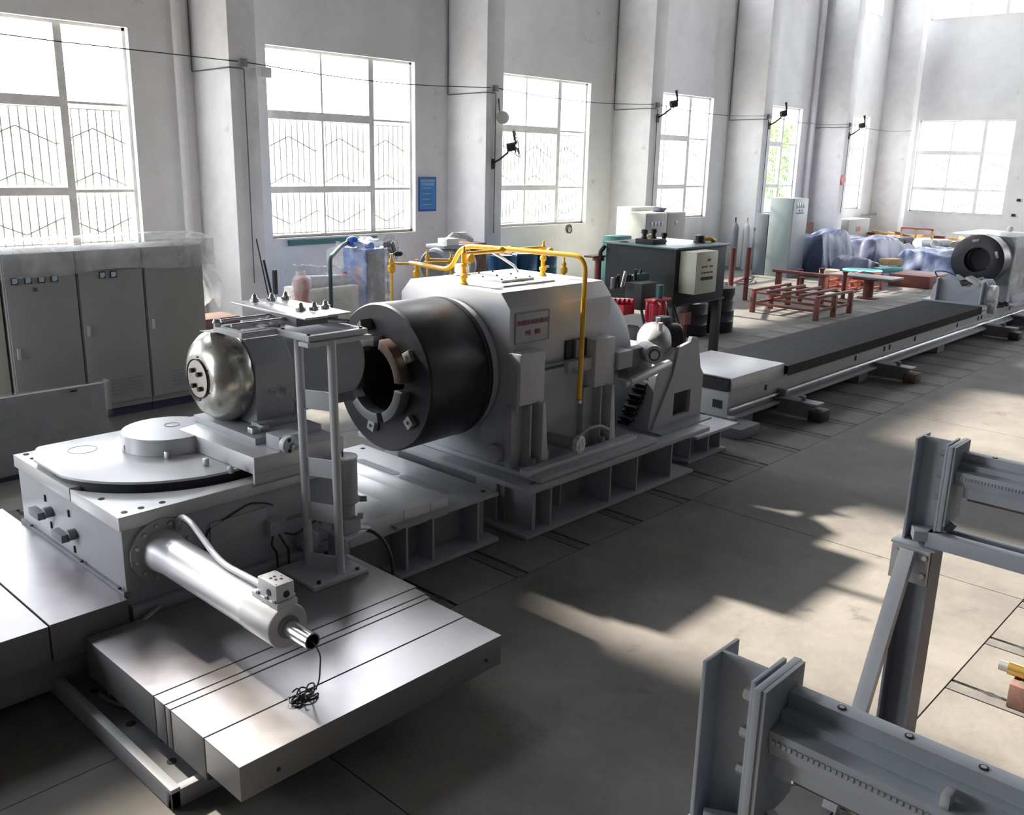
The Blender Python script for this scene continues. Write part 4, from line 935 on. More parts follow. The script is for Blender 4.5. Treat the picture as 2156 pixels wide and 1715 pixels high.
# small valve box on the floor at right
vb = thing('valve_box', 'small dark red steel box with brass fittings on the floor at the right edge', 'valve box', (5.6, .9, 0))
B().box(5.45, 5.95, .55, 1.08, .003, .15).build('box', BROWN, vb, bevel=.006)
B().box(5.50, 5.90, .60, 1.04, .15, .153).build('box_lid', BOLTL, vb)
for i, y in enumerate((1.02, .93, .80)):
    b = B(); b.cyl((5.56, y+.10, .19), (5.56, y, .19), .038 if i < 2 else .03, n=16); b.cyl((5.56, y, .19), (5.56, y-.03, .19), .05, n=6); b.build('brass_fitting', BRASS if i < 2 else BOLTL, vb, smooth=True)
B().cyl((5.56, 1.17, .19), (5.56, 1.12, .19), .03).build('end_nut', BOLTL, vb)
rng = random.Random(5); p = [(5.12+.36*math.cos(2*PI*k/22)*rng.uniform(.75, 1.1), .56+.30*math.sin(2*PI*k/22)*rng.uniform(.75, 1.1)) for k in range(22)]
tag(B().prism(p, 'z', .0005, .0022).build('paint_stain', mat('red_paint_stain', (.30, .10, .08), .85, var=.3, vscale=9, col2=(.42, .2, .16))), 'faded red paint stain on the floor near the right edge', 'stain')

# ================================================================== LEFT SIDE: control cabinets and wrapped panel
for i, (xa, xb) in enumerate(((3.405, 4.15), (4.158, 4.905), (4.913, 5.66))):
    nm = ('leftmost grey control cabinet with four square meters', 'middle grey control cabinet with two square meters and vents', 'right-hand grey control cabinet of the row, plain door with vents')[i]
    c = thing('control_cabinet', nm, 'cabinet', ((xa+xb)/2, 10.7, 0), 'control cabinets in a row by the first window')
    B().box(xa, xb, 10.41, 11.05, .10, 1.93).build('cabinet_body', CABG, c, bevel=.004)
    B().box(xa, xb, 10.43, 11.05, .0, .10).build('plinth', mat('dark_blue_plinth', (.03, .035, .08), .6), c)
    dr_ = B().box(xa+.012, xb-.012, 10.388, 10.408, .17, 1.70).build('door', CABG, c, bevel=.003)
    B().box(xa+.012, xb-.012, 10.392, 10.408, 1.72, 1.90).build('top_panel', CABG, c, bevel=.003)
    B().box(xa+.05, xa+.085, 10.372, 10.388, .98 if i else .82, 1.10 if i else .94).build('handle', GREYL, dr_, bevel=.004)
    if i:
        for zz in (.27, .31, .35, .39, .43): B().box(xa+.26, xb-.10, 10.380, 10.389, zz, zz+.013).build('vent_slat', GREYD, dr_)
    for mx_ in ((3.51, 3.645, 3.78, 3.915), (4.43, 4.555), ())[i]:
        me_ = B().box(mx_-.036, mx_+.036, 10.375, 10.388, 1.615, 1.69).build('meter', BLACKM, dr_, bevel=.002)
        B().prism([(mx_-.026, 1.625), (mx_+.012, 1.625), (mx_+.026, 1.64), (mx_+.026, 1.68), (mx_-.026, 1.68)], 'y', 10.370, 10.376).build('meter_face', LENS, me_)
    if i == 0: B().box(3.69, 3.73, 10.378, 10.389, 1.53, 1.57).build('indicator', mat('green_lamp_lens', (.03, .12, .09), .3), dr_)
tag(B().box(2.9, 3.38, 10.45, 11.1, 0, 1.9).build('cabinet_end', CABS, bevel=.01), 'cream cabinet side just showing at the left edge', 'cabinet')
def cloth(name, m, nx, ny, fn, label=None, cat=None, parent=None, solid=.004, kind=None, group=None):
    b = B(); vs = [[b.bm.verts.new(fn(i/nx, j/ny)) for j in range(ny+1)] for i in range(nx+1)]
    for i in range(nx):
        for j in range(ny): b.bm.faces.new((vs[i][j], vs[i+1][j], vs[i+1][j+1], vs[i][j+1]))
    o = b.build(name, m, parent, smooth=True, solid=solid)
    o.data.shade_smooth()
    if label: tag(o, label, cat, group, kind)
    return o
from mathutils import noise
def nz(x, y, z=0, s=1): return noise.noise(Vector((x*s, y*s, z*s)))
# film draped over cabinets: front skirt + top + side skirt
def drape(u, v):
    x = 2.7+(5.80-2.7)*u
    hump = .10*math.exp(-((u-.55)/.22)**2)+.05*math.sin(u*9)
    if v < .45:                       # front skirt, from bottom up
        t = v/.45; y = 10.37-.03*(1-t)-.02*abs(nz(x, t, 1, 4)); z = 1.70+.02*math.sin(u*13)+(1.99-1.70)*t + hump*t*.4
        if u < .3: z -= (1-t)*.10*(1-u/.3)
    else:
        t = (v-.45)/.55; y = 10.36+.75*t; z = 1.98+hump*.5+.06*math.sin(PI*t)+.03*nz(x, t, 5, 5)
    return (x+.02*nz(u, v, 3, 8), y, z)
cloth('plastic_cover', FILM, 60, 26, drape, 'clear plastic film draped over the tops of the control cabinets', 'plastic cover', solid=0)
def drape2(u, v):
    z = 2.0-.85*v-.15*v*nz(u, 0, 2, 3); x = 5.70+.26*math.sin(min(1, v*1.6)*PI/2)*(.6+.4*u)+.03*math.sin(v*11+u*7); y = 10.38+.7*u-.05*v
    return (x, y, z)
cloth('plastic_cover', FILM, 20, 24, drape2, 'loose tail of plastic film hanging off the right end of the control cabinets', 'plastic cover', solid=0)
# film-wrapped panel in front
wp = thing('film_wrapped_board', 'low upright grey panel under clear film at the left edge before the control cabinets', 'panel', (2.6, 9.2, 0))
B().box(1.2, 3.76, 8.99, 9.05, .0, .775).build('panel_body', CABG, wp, bevel=.01)
B().box(1.2, 3.77, 8.92, 9.12, .0, .03).build('skid', BLACKM, wp)
def wrapf(u, v):
    x = 1.15+2.66*u
    return (x, 8.972-.012*nz(x, v, 1, 3)+(.03 if v > .97 else 0), .02+.78*v+.008*math.sin(x*5))
cloth('film_front', FILM2, 40, 14, wrapf, parent=wp, solid=0)
cloth('film_end', FILM2, 10, 10, lambda u, v: (3.79+.010*nz(u, v, 2, 4), 8.97+.12*u, .02+.78*v), parent=wp, solid=0)
cloth('film_edge', WHITEP, 30, 2, lambda u, v: (1.15+2.65*u, 8.968+.03*v, .797+.006*math.sin(u*25)-.008*v), parent=wp, solid=.002)
B().obox((2.6, 8.965, .745), (.10, .004, .025)).build('film_clip', BOLT, wp); B().obox((3.45, 8.965, .745), (.06, .004, .02)).build('film_clip', BOLT, wp)

# ================================================================== BEHIND THE HEADSTOCK, ALONG THE WINDOW WALL
# film wrapped dryer group
dy = thing('wrapped_dryer', 'tall blue compressor cabinet wrapped in clear plastic film below the second window', 'compressor', (9.85, 12.6, 0))
B().box(9.66, 10.08, 12.35, 12.95, .05, 1.50).build('cabinet', BLUE, dy, bevel=.01)
B().box(9.72, 10.07, 12.335, 12.35, .1, 1.45).build('front_panel', GREYD, dy)
B().box(9.65, 9.66, 12.50, 12.62, .78, 1.22).build('label_plate', PINK, dy)
B().cyl((9.58, 12.8, .70), (9.58, 12.8, 1.10), .035).build('red_bottle', RED, dy, smooth=True)
b = B(); b.ball((9.72, 12.75, 1.60), .12, 14, (1, 1, .8)); b.cyl((9.9, 12.5, 1.52), (9.9, 12.8, 1.56), .08); b.build('top_fitting', BLUE, dy, smooth=True)
def wrapd(u, v):
    p = [(9.42, 13.1), (9.60, 12.75), (9.62, 12.28), (10.12, 12.26), (10.14, 13.0)]
    f = u*(len(p)-1); i = min(int(f), len(p)-2); t = f-i
    x = p[i][0]*(1-t)+p[i+1][0]*t; y = p[i][1]*(1-t)+p[i+1][1]*t
    z = .05+1.50*v; k = 1-.0*v
    n_ = .035*nz(x*3+z*4, z*2, 1, 2)+.02*nz(x*9, z*7-x*6, 1, 2)
    if v > .93: x = x*.75+9.85*.25; y = y*.75+12.65*.25; z += .05
    return (x+n_, y-abs(n_), z)
cloth('film_wrap', FILM, 70, 40, wrapd, parent=dy, solid=0)
cloth('film_bunch', FILM, 24, 12, lambda u, v: (9.72+.36*u, 12.3+.5*v, 1.60+.07*math.sin(PI*u)+.05*nz(u, v, 1, 5)), parent=dy, solid=0)
tag(B().tube([(9.62, 12.75, 1.60), (9.35, 12.6, 1.55), (8.72, 12.0, 1.47), (8.66, 11.95, 1.40), (8.66, 11.95, 0)], .033, 12, rad=.08).build('teal_pipe', mat('teal_pipe_paint', (.05, .10, .12), .4), smooth=True), 'dark teal pipe bending down beside the wrapped blue compressor', 'pipe')
pv = thing('wrapped_vessel', 'faded red pressure vessel wrapped in film left of the blue compressor', 'vessel', (8.02, 11.9, 0))
B().lathe([(0, .10), (.7, .10), (.75, .13), (.78, .13), (.9, .10), (1.0, .12), (1.12, .12), (1.2, .05)], (8.08, 11.9, .0), (0, 0, 1), 24).build('vessel', PINK, pv, smooth=True)
def wv(u, v):
    a = 2*PI*u; r = .15+.02*nz(math.cos(a), v*3, 1, 2); z = .1+1.2*v
    if v > .9: r *= .5
    return (8.08+r*math.cos(a), 11.9+r*math.sin(a), z)
cloth('film_wrap', FILM, 28, 20, wv, parent=pv, solid=0)
wl = thing('wrapped_machine', 'long low machine wrapped in white film between the red vessel and the blue compressor', 'machine', (8.8, 12.4, 0))
B().box(8.35, 9.4, 12.2, 12.8, .0, .95).build('body', CREAM, wl, bevel=.02); B().cyl((8.4, 12.4, 1.05), (9.4, 12.5, 1.0), .10).build('tank', GREYL, wl, smooth=True)
cloth('film_wrap', FILM, 40, 16, lambda u, v: (8.2+1.3*u, 12.15+(.4*(v-.6) if v > .6 else 0)-.03*abs(nz(u*3, v*8, 1, 2)), .1+1.25*min(v, .75)/.75-.12*u+.04*nz(u*4, v*5, 2, 2)), parent=wl, solid=0)
# broom / rods by column
b = B(); b.tube([(8.52, 13.3, .0), (8.36, 13.55, 1.65)], .012, 6); b.tube([(8.60, 13.3, .0), (8.45, 13.5, 1.3)], .02, 6); b.obox((8.52, 13.3, .95), (.06, .06, .4))
tag(b.build('steel_rods', BLACKM), 'dark thin rods leaning against the nearest column', 'rod')
tag(B().obox((6.75, 12.2, .36), (.6, .5, .72)).build('rusty_bin', BROWN, bevel=.02), 'rusty brown bin half hidden behind the control cabinets', 'bin')
# pedestal fan
pf = thing('pedestal_fan', 'standing fan with round wire guard right of the wrapped compressor', 'fan', (10.62, 12.95, 0))
B().lathe([(0, .2), (.03, .18), (.05, .03)], (10.66, 12.98, 0), (0, 0, 1), 20).build('base', GREYD, pf, smooth=True)
B().cyl((10.66, 12.98, .04), (10.66, 12.98, 1.35), .02).build('pole', GREYD, pf)
c = Vector((10.60, 12.88, 1.42)); d = Vector((.25, -.95, .1)).normalized()
B().cyl(c+d*.02, c-d*.16, .06).build('motor', CREAM, pf, smooth=True)
g = B(); u_ = d.orthogonal().normalized(); v_ = d.cross(u_)
for rr_ in (.08, .14, .20, .245): g.lathe([(.003*math.cos(a), rr_+.003*math.sin(a)) for a in (0, 2.1, 4.2)], c+d*.05, d, 26, closed=True)
for k in range(18):
    a = 2*PI*k/18; rr = u_*math.cos(a)+v_*math.sin(a); g.tube([c+d*.09, c+d*.06+rr*.245], .0025, 4)
g.build('guard', BOLT, pf)
for k in range(3):
    a = 2*PI*k/3+.5; rr = u_*math.cos(a)+v_*math.sin(a); B().obox(c+d*.03+rr*.11, (.10, .01, .2), (0, a, .25)).build('blade', GREYD, pf)
tag(B().lathe([(0, .02), (.03, .02), (.06, .045), (.16, .045), (.20, .01)], (10.72, 12.9, 1.32), (1, -.2, .02), 14).build('spray_nozzle', BLACKM, smooth=True), 'small dark nozzle beside the standing fan', 'nozzle')
# clutter between (cables, fittings heap)
hp = thing('cable_heap', 'tangled heap of dark hoses and fittings behind the yellow valves', 'heap', (10.2, 10.6, 0)); hp['kind'] = 'stuff'
rr0 = random.Random(11)
B().box(9.2, 11.2, 10.2, 11.2, 0, .70).build('bench', GREYD, hp)
cols = [BOLT, BLACKM, YEL, GREYD, BOLTL, BROWN]
for k in range(34):
    x, y = rr0.uniform(9.3, 11.1), rr0.uniform(10.25, 11.1); z = .72
    if k % 2: o = B().tube([(x+.12*math.cos(t+k), y+.12*math.sin(t*1.3+k), z+.03+.12*abs(math.sin(t*.9+k))) for t in [j*.6 for j in range(8)]], .012, 6).build('hose_piece', cols[k % 6], hp, smooth=True)
    else: o = B().cyl((x, y, z), (x+rr0.uniform(-.1, .1), y, z+rr0.uniform(.08, .25)), rr0.uniform(.02, .05), n=12).build('fitting', cols[k % 6], hp, smooth=True)
# blower drum
bw = thing('motor_drum', 'large pale grey round motor housing with dark open end by the second column', 'motor', (12.0, 12.5, 0))
B().lathe([(0, .10), (0, .26), (.02, .30), (.32, .34), (.34, .34)], (11.42, 12.6, 1.10), (.96, .28, 0), 36).build('drum', GREYB, bw, smooth=True)
B().cyl((11.395, 12.59, 1.10), (11.42, 12.6, 1.10), .255, n=36).build('end_disc', GREYD, bw, smooth=True)
B().lathe([(0, .30), (.5, .30), (.54, .26)], (11.72, 12.7, 1.06), (.96, .1, 0), 36).build('body', GREYL, bw, smooth=True)
B().ring((12.25, 12.76, 1.06), (12.29, 12.77, 1.06), .25, .34, 36).build('flange', GREYL, bw, smooth=True)
B().box(11.4, 12.5, 12.3, 13.0, .0, .76).build('cradle', GREYB, bw, bevel=.02)
B().box(11.55, 12.2, 12.45, 12.95, 1.40, 1.46).build('top_plate', GREYB, bw, bevel=.01)
tag(B().box(11.62, 11.92, 12.45, 12.7, 1.462, 1.58).build('carton', WHITEP, bevel=.006), 'white carton on top of the pale round motor housing', 'box')
tag(B().tube([(11.9, 12.8, 1.52), (12.1, 12.8, 1.60), (12.4, 12.8, 1.59), (12.6, 12.8, 1.50)], [.03, .06, .07, .05], 12).build('wrapped_bundle', mat('crumpled_film', (.55, .55, .58), .25), smooth=True), 'white plastic-wrapped bundle on the pale round motor housing', 'bundle')
tag(B().box(12.62, 13.2, 13.0, 13.6, .0, 1.40).build('dark_crate', BROWN, bevel=.01), 'dark crate between the round motor housing and the second column', 'crate')
tag(B().box(10.9, 11.3, 12.0, 12.4, .0, .82).build('grey_crate', GREYD, bevel=.01), 'small dark grey crate in front of the round motor housing', 'crate')
# blue drums
for i, x in enumerate((13.85, 14.48, 15.11)):
    d_ = thing('blue_drum', ('leftmost of the three blue drums behind the yellow pipes', 'middle one of the three blue drums behind the yellow pipes', 'rightmost of the three blue drums, nearest the dark tank')[i], 'drum', (x, 13.15, 0), 'blue drums by the wall')
    B().lathe([(.15, .28), (.17, .295), (.45, .29), (.47, .30), (.49, .29), (.77, .29), (.79, .30), (.81, .29), (1.08, .295), (1.10, .30), (1.12, .29), (1.115, .27), (1.10, .27)], (x, 13.15, 0), (0, 0, 1), 30).build('drum_body', DRUM, d_, smooth=True)
    B().box(x-.29, x+.29, 12.88, 13.42, 0, .15).build('pallet', WOOD, d_)
    B().cyl((x+.15, 13.0, 1.10), (x+.15, 13.0, 1.125), .035, n=12).build('bung', BOLTL, d_)
# beige cabinet pair
for i, (xa, xb) in enumerate(((17.63, 18.47), (18.48, 19.25))):
    c = thing('electric_cabinet', ('pale grey electric cabinet with four small meters behind the dark tank', 'pale grey electric cabinet with one meter below the fourth window')[i], 'cabinet', ((xa+xb)/2, 12.6, 0), 'electric cabinets behind the tank')
    B().box(xa, xb, 12.3, 12.92, .0, 1.90).build('cabinet_body', CREAM, c, bevel=.006)
    dd = B().box(xa+.012, xb-.012, 12.285, 12.3, .1, 1.87).build('door', CABG, c, bevel=.003)
    for mx_ in ((17.85, 17.99, 18.12, 18.26), (18.86,))[i]:
        B().box(mx_-.035, mx_+.035, 12.275, 12.286, 1.60, 1.70).build('meter', LENS, dd, bevel=.002)
tag(B().box(18.0, 19.2, 12.98, 13.4, .0, 1.99).build('rear_cabinet', CREAM, bevel=.01), 'taller pale cabinet standing behind the two electric cabinets', 'cabinet')
tag(B().lathe([(0, .12), (.02, .15), (.09, .20), (.10, .20), (.09, .17), (.02, .12)], (18.55, 12.6, 1.90), (0, 0, 1), 24).build('basin', mat('violet_basin', (.18, .19, .30), .4), smooth=True), 'blue-violet basin on top of the electric cabinets', 'basin')
tag(B().box(16.2, 16.7, 12.0, 12.4, .0, 1.46).build('green_box', TEAL, bevel=.01), 'dark teal box left of the pale electric cabinets', 'box')
# the tank
tk = thing('coolant_tank', 'big dark green-grey steel tank on legs with oily lid behind the headstock', 'tank', (12.7, 8.4, 0))
TX0, TX1, TY0, TY1 = 11.95, 13.42, 7.75, 9.07
B().box(TX0, TX1, TY0, TY1, .90, 1.745).build('tank_body', TANK, tk, bevel=.008)
B().box(TX0-.04, TX1+.04, TY0-.04, TY1+.04, 1.745, 1.775).build('tank_lid', TANKT, tk, bevel=.005)
B().box(TX0-.02, TX1+.02, TY0-.02, TY1+.02, .875, .90).build('base_frame', TANK, tk, bevel=.003)
for (x, y) in ((TX0+.06, TY0+.06), (TX1-.07, TY0+.06), (TX0+.06, TY1-.06), (TX1-.07, TY1-.06)): B().box(x-.06, x+.06, y-.06, y+.06, .0, .875).build('leg', BLACKM, tk, bevel=.004)
B().prism([(12.10, 8.28), (12.45, 8.28), (12.45, 8.62), (12.10, 8.62)], 'z', 1.775, 1.85).build('lid_collar', TANK, tk, bevel=.005)
for (x, y) in ((12.14, 8.48), (12.42, 8.50), (12.75, 8.52)):
    b = B(); b.lathe([(0, .05), (.02, .05), (.03, .035), (.08, .035), (.085, .055), (.14, .05), (.15, .03)], (x, y, 1.85 if x < 12.6 else 1.775), (0, 0, 1), 16); b.build('lid_knob', BLACKM, tk, smooth=True)
B().ring((12.0+.12, 8.85, 1.775), (12.12, 8.85, 1.782), .06, .08, 20).build('lid_ring', BLACKM, tk)
b = B(); b.lathe([(0, .10), (.03, .10), (.04, .075), (.11, .08), (.12, .05)], (13.15, 8.1, 1.775), (0, 0, 1), 20); b.build('pump_head', BOLT, tk, smooth=True)
B().tube([(13.2, 8.1, 1.83), (13.42, 8.05, 1.83), (13.48, 8.02, 1.78)], .035, 12, rad=.04).build('yellow_hose', YEL, tk, smooth=True)
B().tube([(12.75, 8.9, 1.80), (12.95, 8.9, 1.85), (13.0, 8.9, 1.79)], .028, 10, rad=.04).build('yellow_hose', YEL, tk, smooth=True)
B().tube([(TX1, 8.0, 1.70), (TX1+.10, 7.95, 1.62), (TX1+.08, 7.9, 1.50)], .035, 10, rad=.05).build('black_hose', CABLE, tk, smooth=True)
B().tube([(TX0, 9.1, 1.70), (TX0-.10, 9.12, 1.60), (TX0-.06, 9.12, 1.52)], .035, 10, rad=.05).build('black_hose', CABLE, tk, smooth=True)
cb = B().box(12.06, 12.66, 7.45, 7.745, 1.09, 1.725).build('control_box', BEIGE, tk, bevel=.006)
B().box(12.075, 12.645, 7.44, 7.45, 1.11, 1.705).build('control_door', BEIGE, cb, bevel=.002)
rr1 = random.Random(2)
for r_, zz in enumerate((1.50, 1.41)):
    for k in range(6):
        if r_ == 0 and k == 3: continue
        x = 12.22+.055*k; B().cyl((x, 7.44, zz), (x, 7.43, zz), .014, n=10).build('push_button', RED if (k+r_) % 2 else BLACKM, cb)
for k in range(7): B().box(12.20+.047*k, 12.235+.047*k, 7.425, 7.44, 1.30, 1.345).build('selector_switch', BLACKM, cb)
B().cyl((12.40, 7.44, 1.60), (12.40, 7.42, 1.60), .02, n=12).build('stop_button', RED, cb)
# red stand left of tank
rs = thing('red_pipe_stand', 'dark red pipe stand with flat top at the left end of the dark tank', 'stand', (12.1, 9.35, 0))
B().cyl((12.12, 9.35, 0), (12.12, 9.35, 1.46), .055, n=16).build('pipe', REDBR, rs, smooth=True)
B().box(11.86, 12.28, 9.25, 9.45, 1.50, 1.525).build('top_plate', REDBR, rs); B().cyl((12.12, 9.35, 1.44), (12.12, 9.35, 1.50), .10).build('collar', REDBR, rs, smooth=True)
# filters and pump group in front of tank
fg_ = thing('filter_group', 'red filter cylinders with green motor and valves below the dark tank', 'filter', (10.9, 7.3, 0))
for x, y, r_, z0_, z1_ in ((10.80, 7.30, .075, .77, 1.12), (11.08, 7.35, .055, .77, 1.10), (10.95, 7.5, .05, .80, 1.12)):
    B().lathe([(0, r_*.8), (.02, r_), (z1_-z0_-.03, r_), (z1_-z0_, r_*.7)], (x, y, z0_), (0, 0, 1), 20).build('filter_bowl', RED, fg_, smooth=True)
B().box(10.72, 11.15, 7.26, 7.42, 1.12, 1.155).build('manifold', RED, fg_, bevel=.006)
B().cyl((10.98, 7.35, 1.155), (10.98, 7.35, 1.34), .055).build('green_motor', mat('teal_motor', (.03, .11, .13), .4), fg_, smooth=True)
for x in (10.78, 11.05): B().cyl((x, 7.3, .0), (x, 7.3, .77), .03).build('yellow_post', YEL, fg_, smooth=True)
b = B()
for k in range(5): b.cyl((10.36+.04*k, 7.80-.05*k, 1.13), (10.36+.04*k, 7.66-.05*k, 1.13), .04, n=14)
b.box(10.34, 10.60, 7.5, 7.7, .95, 1.09); b.build('red_manifold', RED, fg_, smooth=True)
B().box(10.9, 11.35, 7.6, 7.9, .95, 1.33).build('valve_bank', BLACKM, fg_, bevel=.01)
rr2 = random.Random(4)
for k in range(9):
    x, y = 10.65+.08*k, 7.95; B().cyl((x, y, 1.25), (x+rr2.uniform(-.05, .05), y-.02, 1.40+rr2.uniform(0, .1)), .022, n=8).build('valve_fitting', BOLT if k % 3 else BOLTL, fg_, smooth=True)
B().box(11.2, 11.5, 7.9, 8.0, 1.22, 1.42).build('blue_motor', mat('teal_motor', (.03, .11, .13), .4), fg_, bevel=.01)
B().box(10.4, 11.5, 7.4, 8.2, .55, .60).build('pump_shelf', BLACKM, fg_)
for k in range(5): B().tube([(10.7+.2*k, 7.45, 1.0), (10.6+.22*k, 7.25, .6), (10.8+.18*k, 7.3, .25), (11.0+.1*k, 7.5, .02)], .02, 8, rad=.15).build('hose', CABLE, fg_, smooth=True)
for (x, y) in ((10.45, 8.1), (11.45, 8.1), (11.45, 7.45), (10.45, 7.5)): B().box(x-.03, x+.03, y-.03, y+.03, 0, .55).build('shelf_leg', BLACKM, fg_)
b = B(); b.cyl((12.1, 7.62, .0), (12.1, 7.62, .9), .02, n=8); b.box(12.02, 12.18, 7.55, 7.69, .62, .80); b.cyl((12.16, 7.62, .3), (12.14, 7.62, .75), .018, n=8)
tag(b.build('red_valve_stem', REDBR), 'small dark red valve stem hanging under the front of the dark tank', 'valve')
# dark barrels under/behind the tank
for i, (x, y, r_, h_) in enumerate(((15.1, 8.85, .34, .60), (14.35, 8.95, .34, .60))):
    d_ = thing('dark_barrel', ('ribbed black barrel right of the tank leg, with a pump on top', 'ribbed black barrel left of the tank leg, partly under the tank')[i], 'barrel', (x, y, 0), 'dark barrels by the tank')
    B().lathe([(0, r_*.97), (.02, r_), (h_*.33, r_), (h_*.35, r_*1.02), (h_*.37, r_), (h_*.66, r_), (h_*.68, r_*1.02), (h_*.70, r_), (h_-.02, r_), (h_, r_*.98), (h_, r_*.9), (h_-.02, r_*.9)], (x, y, 0), (0, 0, 1), 32).build('barrel_body', BLACK, d_, smooth=True)
tag(B().lathe([(0, .30), (.02, .30), (.10, .33), (.22, .33), (.26, .15)], (15.1, 8.85, .60), (0, 0, 1), 24).build('pump_cluster', BLACKM, smooth=True), 'dark pump body sitting on top of the right-hand black barrel', 'pump')
# red posts
for x, y, z, nm in ((16.9, 9.6, 1.38, 'left'), (19.19, 10.5, 1.20, 'right')):
    tag(B().cyl((x, y, 0), (x, y, z), .055, n=14).build('red_post', REDBR, smooth=True), '%s one of two upright red-brown posts behind the black barrel' % nm, 'post')
tag(B().box(16.0, 19.2, 9.9, 10.0, .50, .56).build('red_cross_bar', REDBR) if False else B().beam((16.9, 9.66, .62), (19.19, 10.56, .50), .06, .06).build('red_cross_bar', REDBR), 'red-brown bar joining the two upright posts', 'bar')

# gas cylinders
for i, (x, y, m_) in enumerate(((24.72, 14.05, GREYD), (24.98, 13.80, GREYL))):
    g_ = thing('gas_cylinder', ('dark gas cylinder against the wall, left one of the pair', 'pale grey gas cylinder against the wall, right one of the pair')[i], 'gas cylinder', (x, y, 0), 'gas cylinders by the wall')
    B().lathe([(0, .11), (1.22, .11), (1.30, .09), (1.36, .035), (1.40, .035)], (x, y, 0), (0, 0, 1), 24).build('body', m_, g_, smooth=True)
    B().lathe([(0, .025), (.06, .02), (.10, .028), (.12, .01)], (x, y, 1.40), (0, 0, 1), 12).build('valve', BRASS if i else BOLT, g_, smooth=True)
tag(B().box(25.3, 25.85, 13.66, 13.745, 1.16, 1.22).build('wall_bracket', GREYD), 'short grey bracket on the fourth column behind the gas cylinders', 'bracket')
# tall cabinets
tc_ = thing('tall_cabinet', 'tall pale grey-blue electric cabinet with row of meters on its door', 'cabinet', (24.45, 12.3, 0))
B().box(24.03, 24.92, 11.94, 12.62, .0, 2.16).build('cabinet_body', mat('pale_green_grey', (.25, .30, .31), .4), tc_, bevel=.006)
dd = B().box(24.045, 24.905, 11.925, 11.94, .10, 2.13).build('door', mat('pale_blue_door', (.31, .335, .38), .4), tc_, bevel=.003)
for k in range(4): B().box(24.22+.13*k, 24.30+.13*k, 11.915, 11.926, 1.90, 2.04).build('meter', LENS, dd, bevel=.002)
for k in range(4): B().cyl((24.26+.12*k, 11.926, 1.76), (24.26+.12*k, 11.91, 1.76), .02, n=8).build('push_button', BOLT, dd)
for k in range(2): B().cyl((24.40+.16*k, 11.926, 1.83), (24.40+.16*k, 11.91, 1.83), .02, n=8).build('push_button', BOLT, dd)
tag(B().box(24.03, 24.6, 12.64, 13.0, .0, 1.70).build('low_cabinet', mat('slate_blue_sheet', (.12, .145, .17), .5), bevel=.006), 'lower slate-blue cabinet leaning behind the tall grey cabinet', 'cabinet')

# red welded table frame
tf = thing('welded_table_frame', 'red-brown welded steel table frame with five long top bars on the slotted floor', 'table frame', (18.45, 8.8, 0))
ysb = [8.06, 8.42, 8.78, 9.14, 9.48]; XA, XB = 17.68, 19.28
for (x, y) in ((XA, 8.06), (XA, 9.48), (18.48, 8.06), (18.48, 9.48), (XB, 8.06), (XB, 9.48)): B().box(x-.045, x+.045, y-.045, y+.045, 0, .44).build('leg', REDBR, tf, bevel=.003)
for x in (XA, 18.48, XB):
    B().box(x-.03, x+.03, 8.06, 9.48, .405, .445).build('cross_bar', REDBR, tf); B().box(x-.03, x+.03, 8.08, 9.46, .17, .22).build('cross_bar', REDBR, tf)
for y in (8.06, 9.48): B().box(XA, XB, y-.025, y+.025, .17, .22).build('lower_rail', REDBR, tf)
for y in ysb: B().box(XA-.03, XB+.03, y-.035, y+.035, .445, .495).build('top_bar', REDBR, tf, bevel=.003)
# bench bar
bb_ = thing('red_trestle', 'long red-brown steel trestle standing behind the welded table frame', 'trestle', (20, 9.6, 0))
B().box(19.92, 20.08, 8.94, 10.26, .62, .68).build('top_beam', REDBR, bb_, bevel=.003)
for y in (9.05, 10.12): B().box(19.95, 20.05, y-.06, y+.06, 0, .62).build('leg', REDBR, bb_, bevel=.003)
for i, (x, y, z) in enumerate(((19.7, 9.4, .55), (20.6, 9.9, .62), (20.9, 9.5, .66), (21.3, 9.1, .60))):
    tag(B().lathe([(0, .06), (.02, .06), (.03, .05), (z, .05), (z+.02, .07), (z+.05, .07)], (x, y, 0), (0, 0, 1), 14).build('red_stub_post', REDBR, smooth=True), ['short stub post directly behind the welded table frame', 'stub post behind the right end of the trestle', 'stub post between trestle and pedestal table, slightly taller', 'stub post just left of the pedestal table plate'][i], 'post', group='stub posts by the trestle')
# pedestal table
pt_ = thing('pedestal_table', 'dark steel plate on a single round red-brown column and flange', 'table', (21.9, 8.75, 0))
B().cyl((21.9, 8.75, 0), (21.9, 8.75, .03), .24, n=28).build('base_flange', REDBR, pt_)
B().cyl((21.9, 8.75, .03), (21.9, 8.75, .47), .12, n=24).build('column', REDBR, pt_, smooth=True)
B().box(21.6, 22.2, 8.45, 9.05, .45, .48).build('cap_plate', REDBR, pt_)
B().box(21.55, 22.3, 8.1, 9.65, .48, .53).build('table_top', mat('dusty_steel', (.16, .13, .13), .5, .3), pt_, bevel=.004)
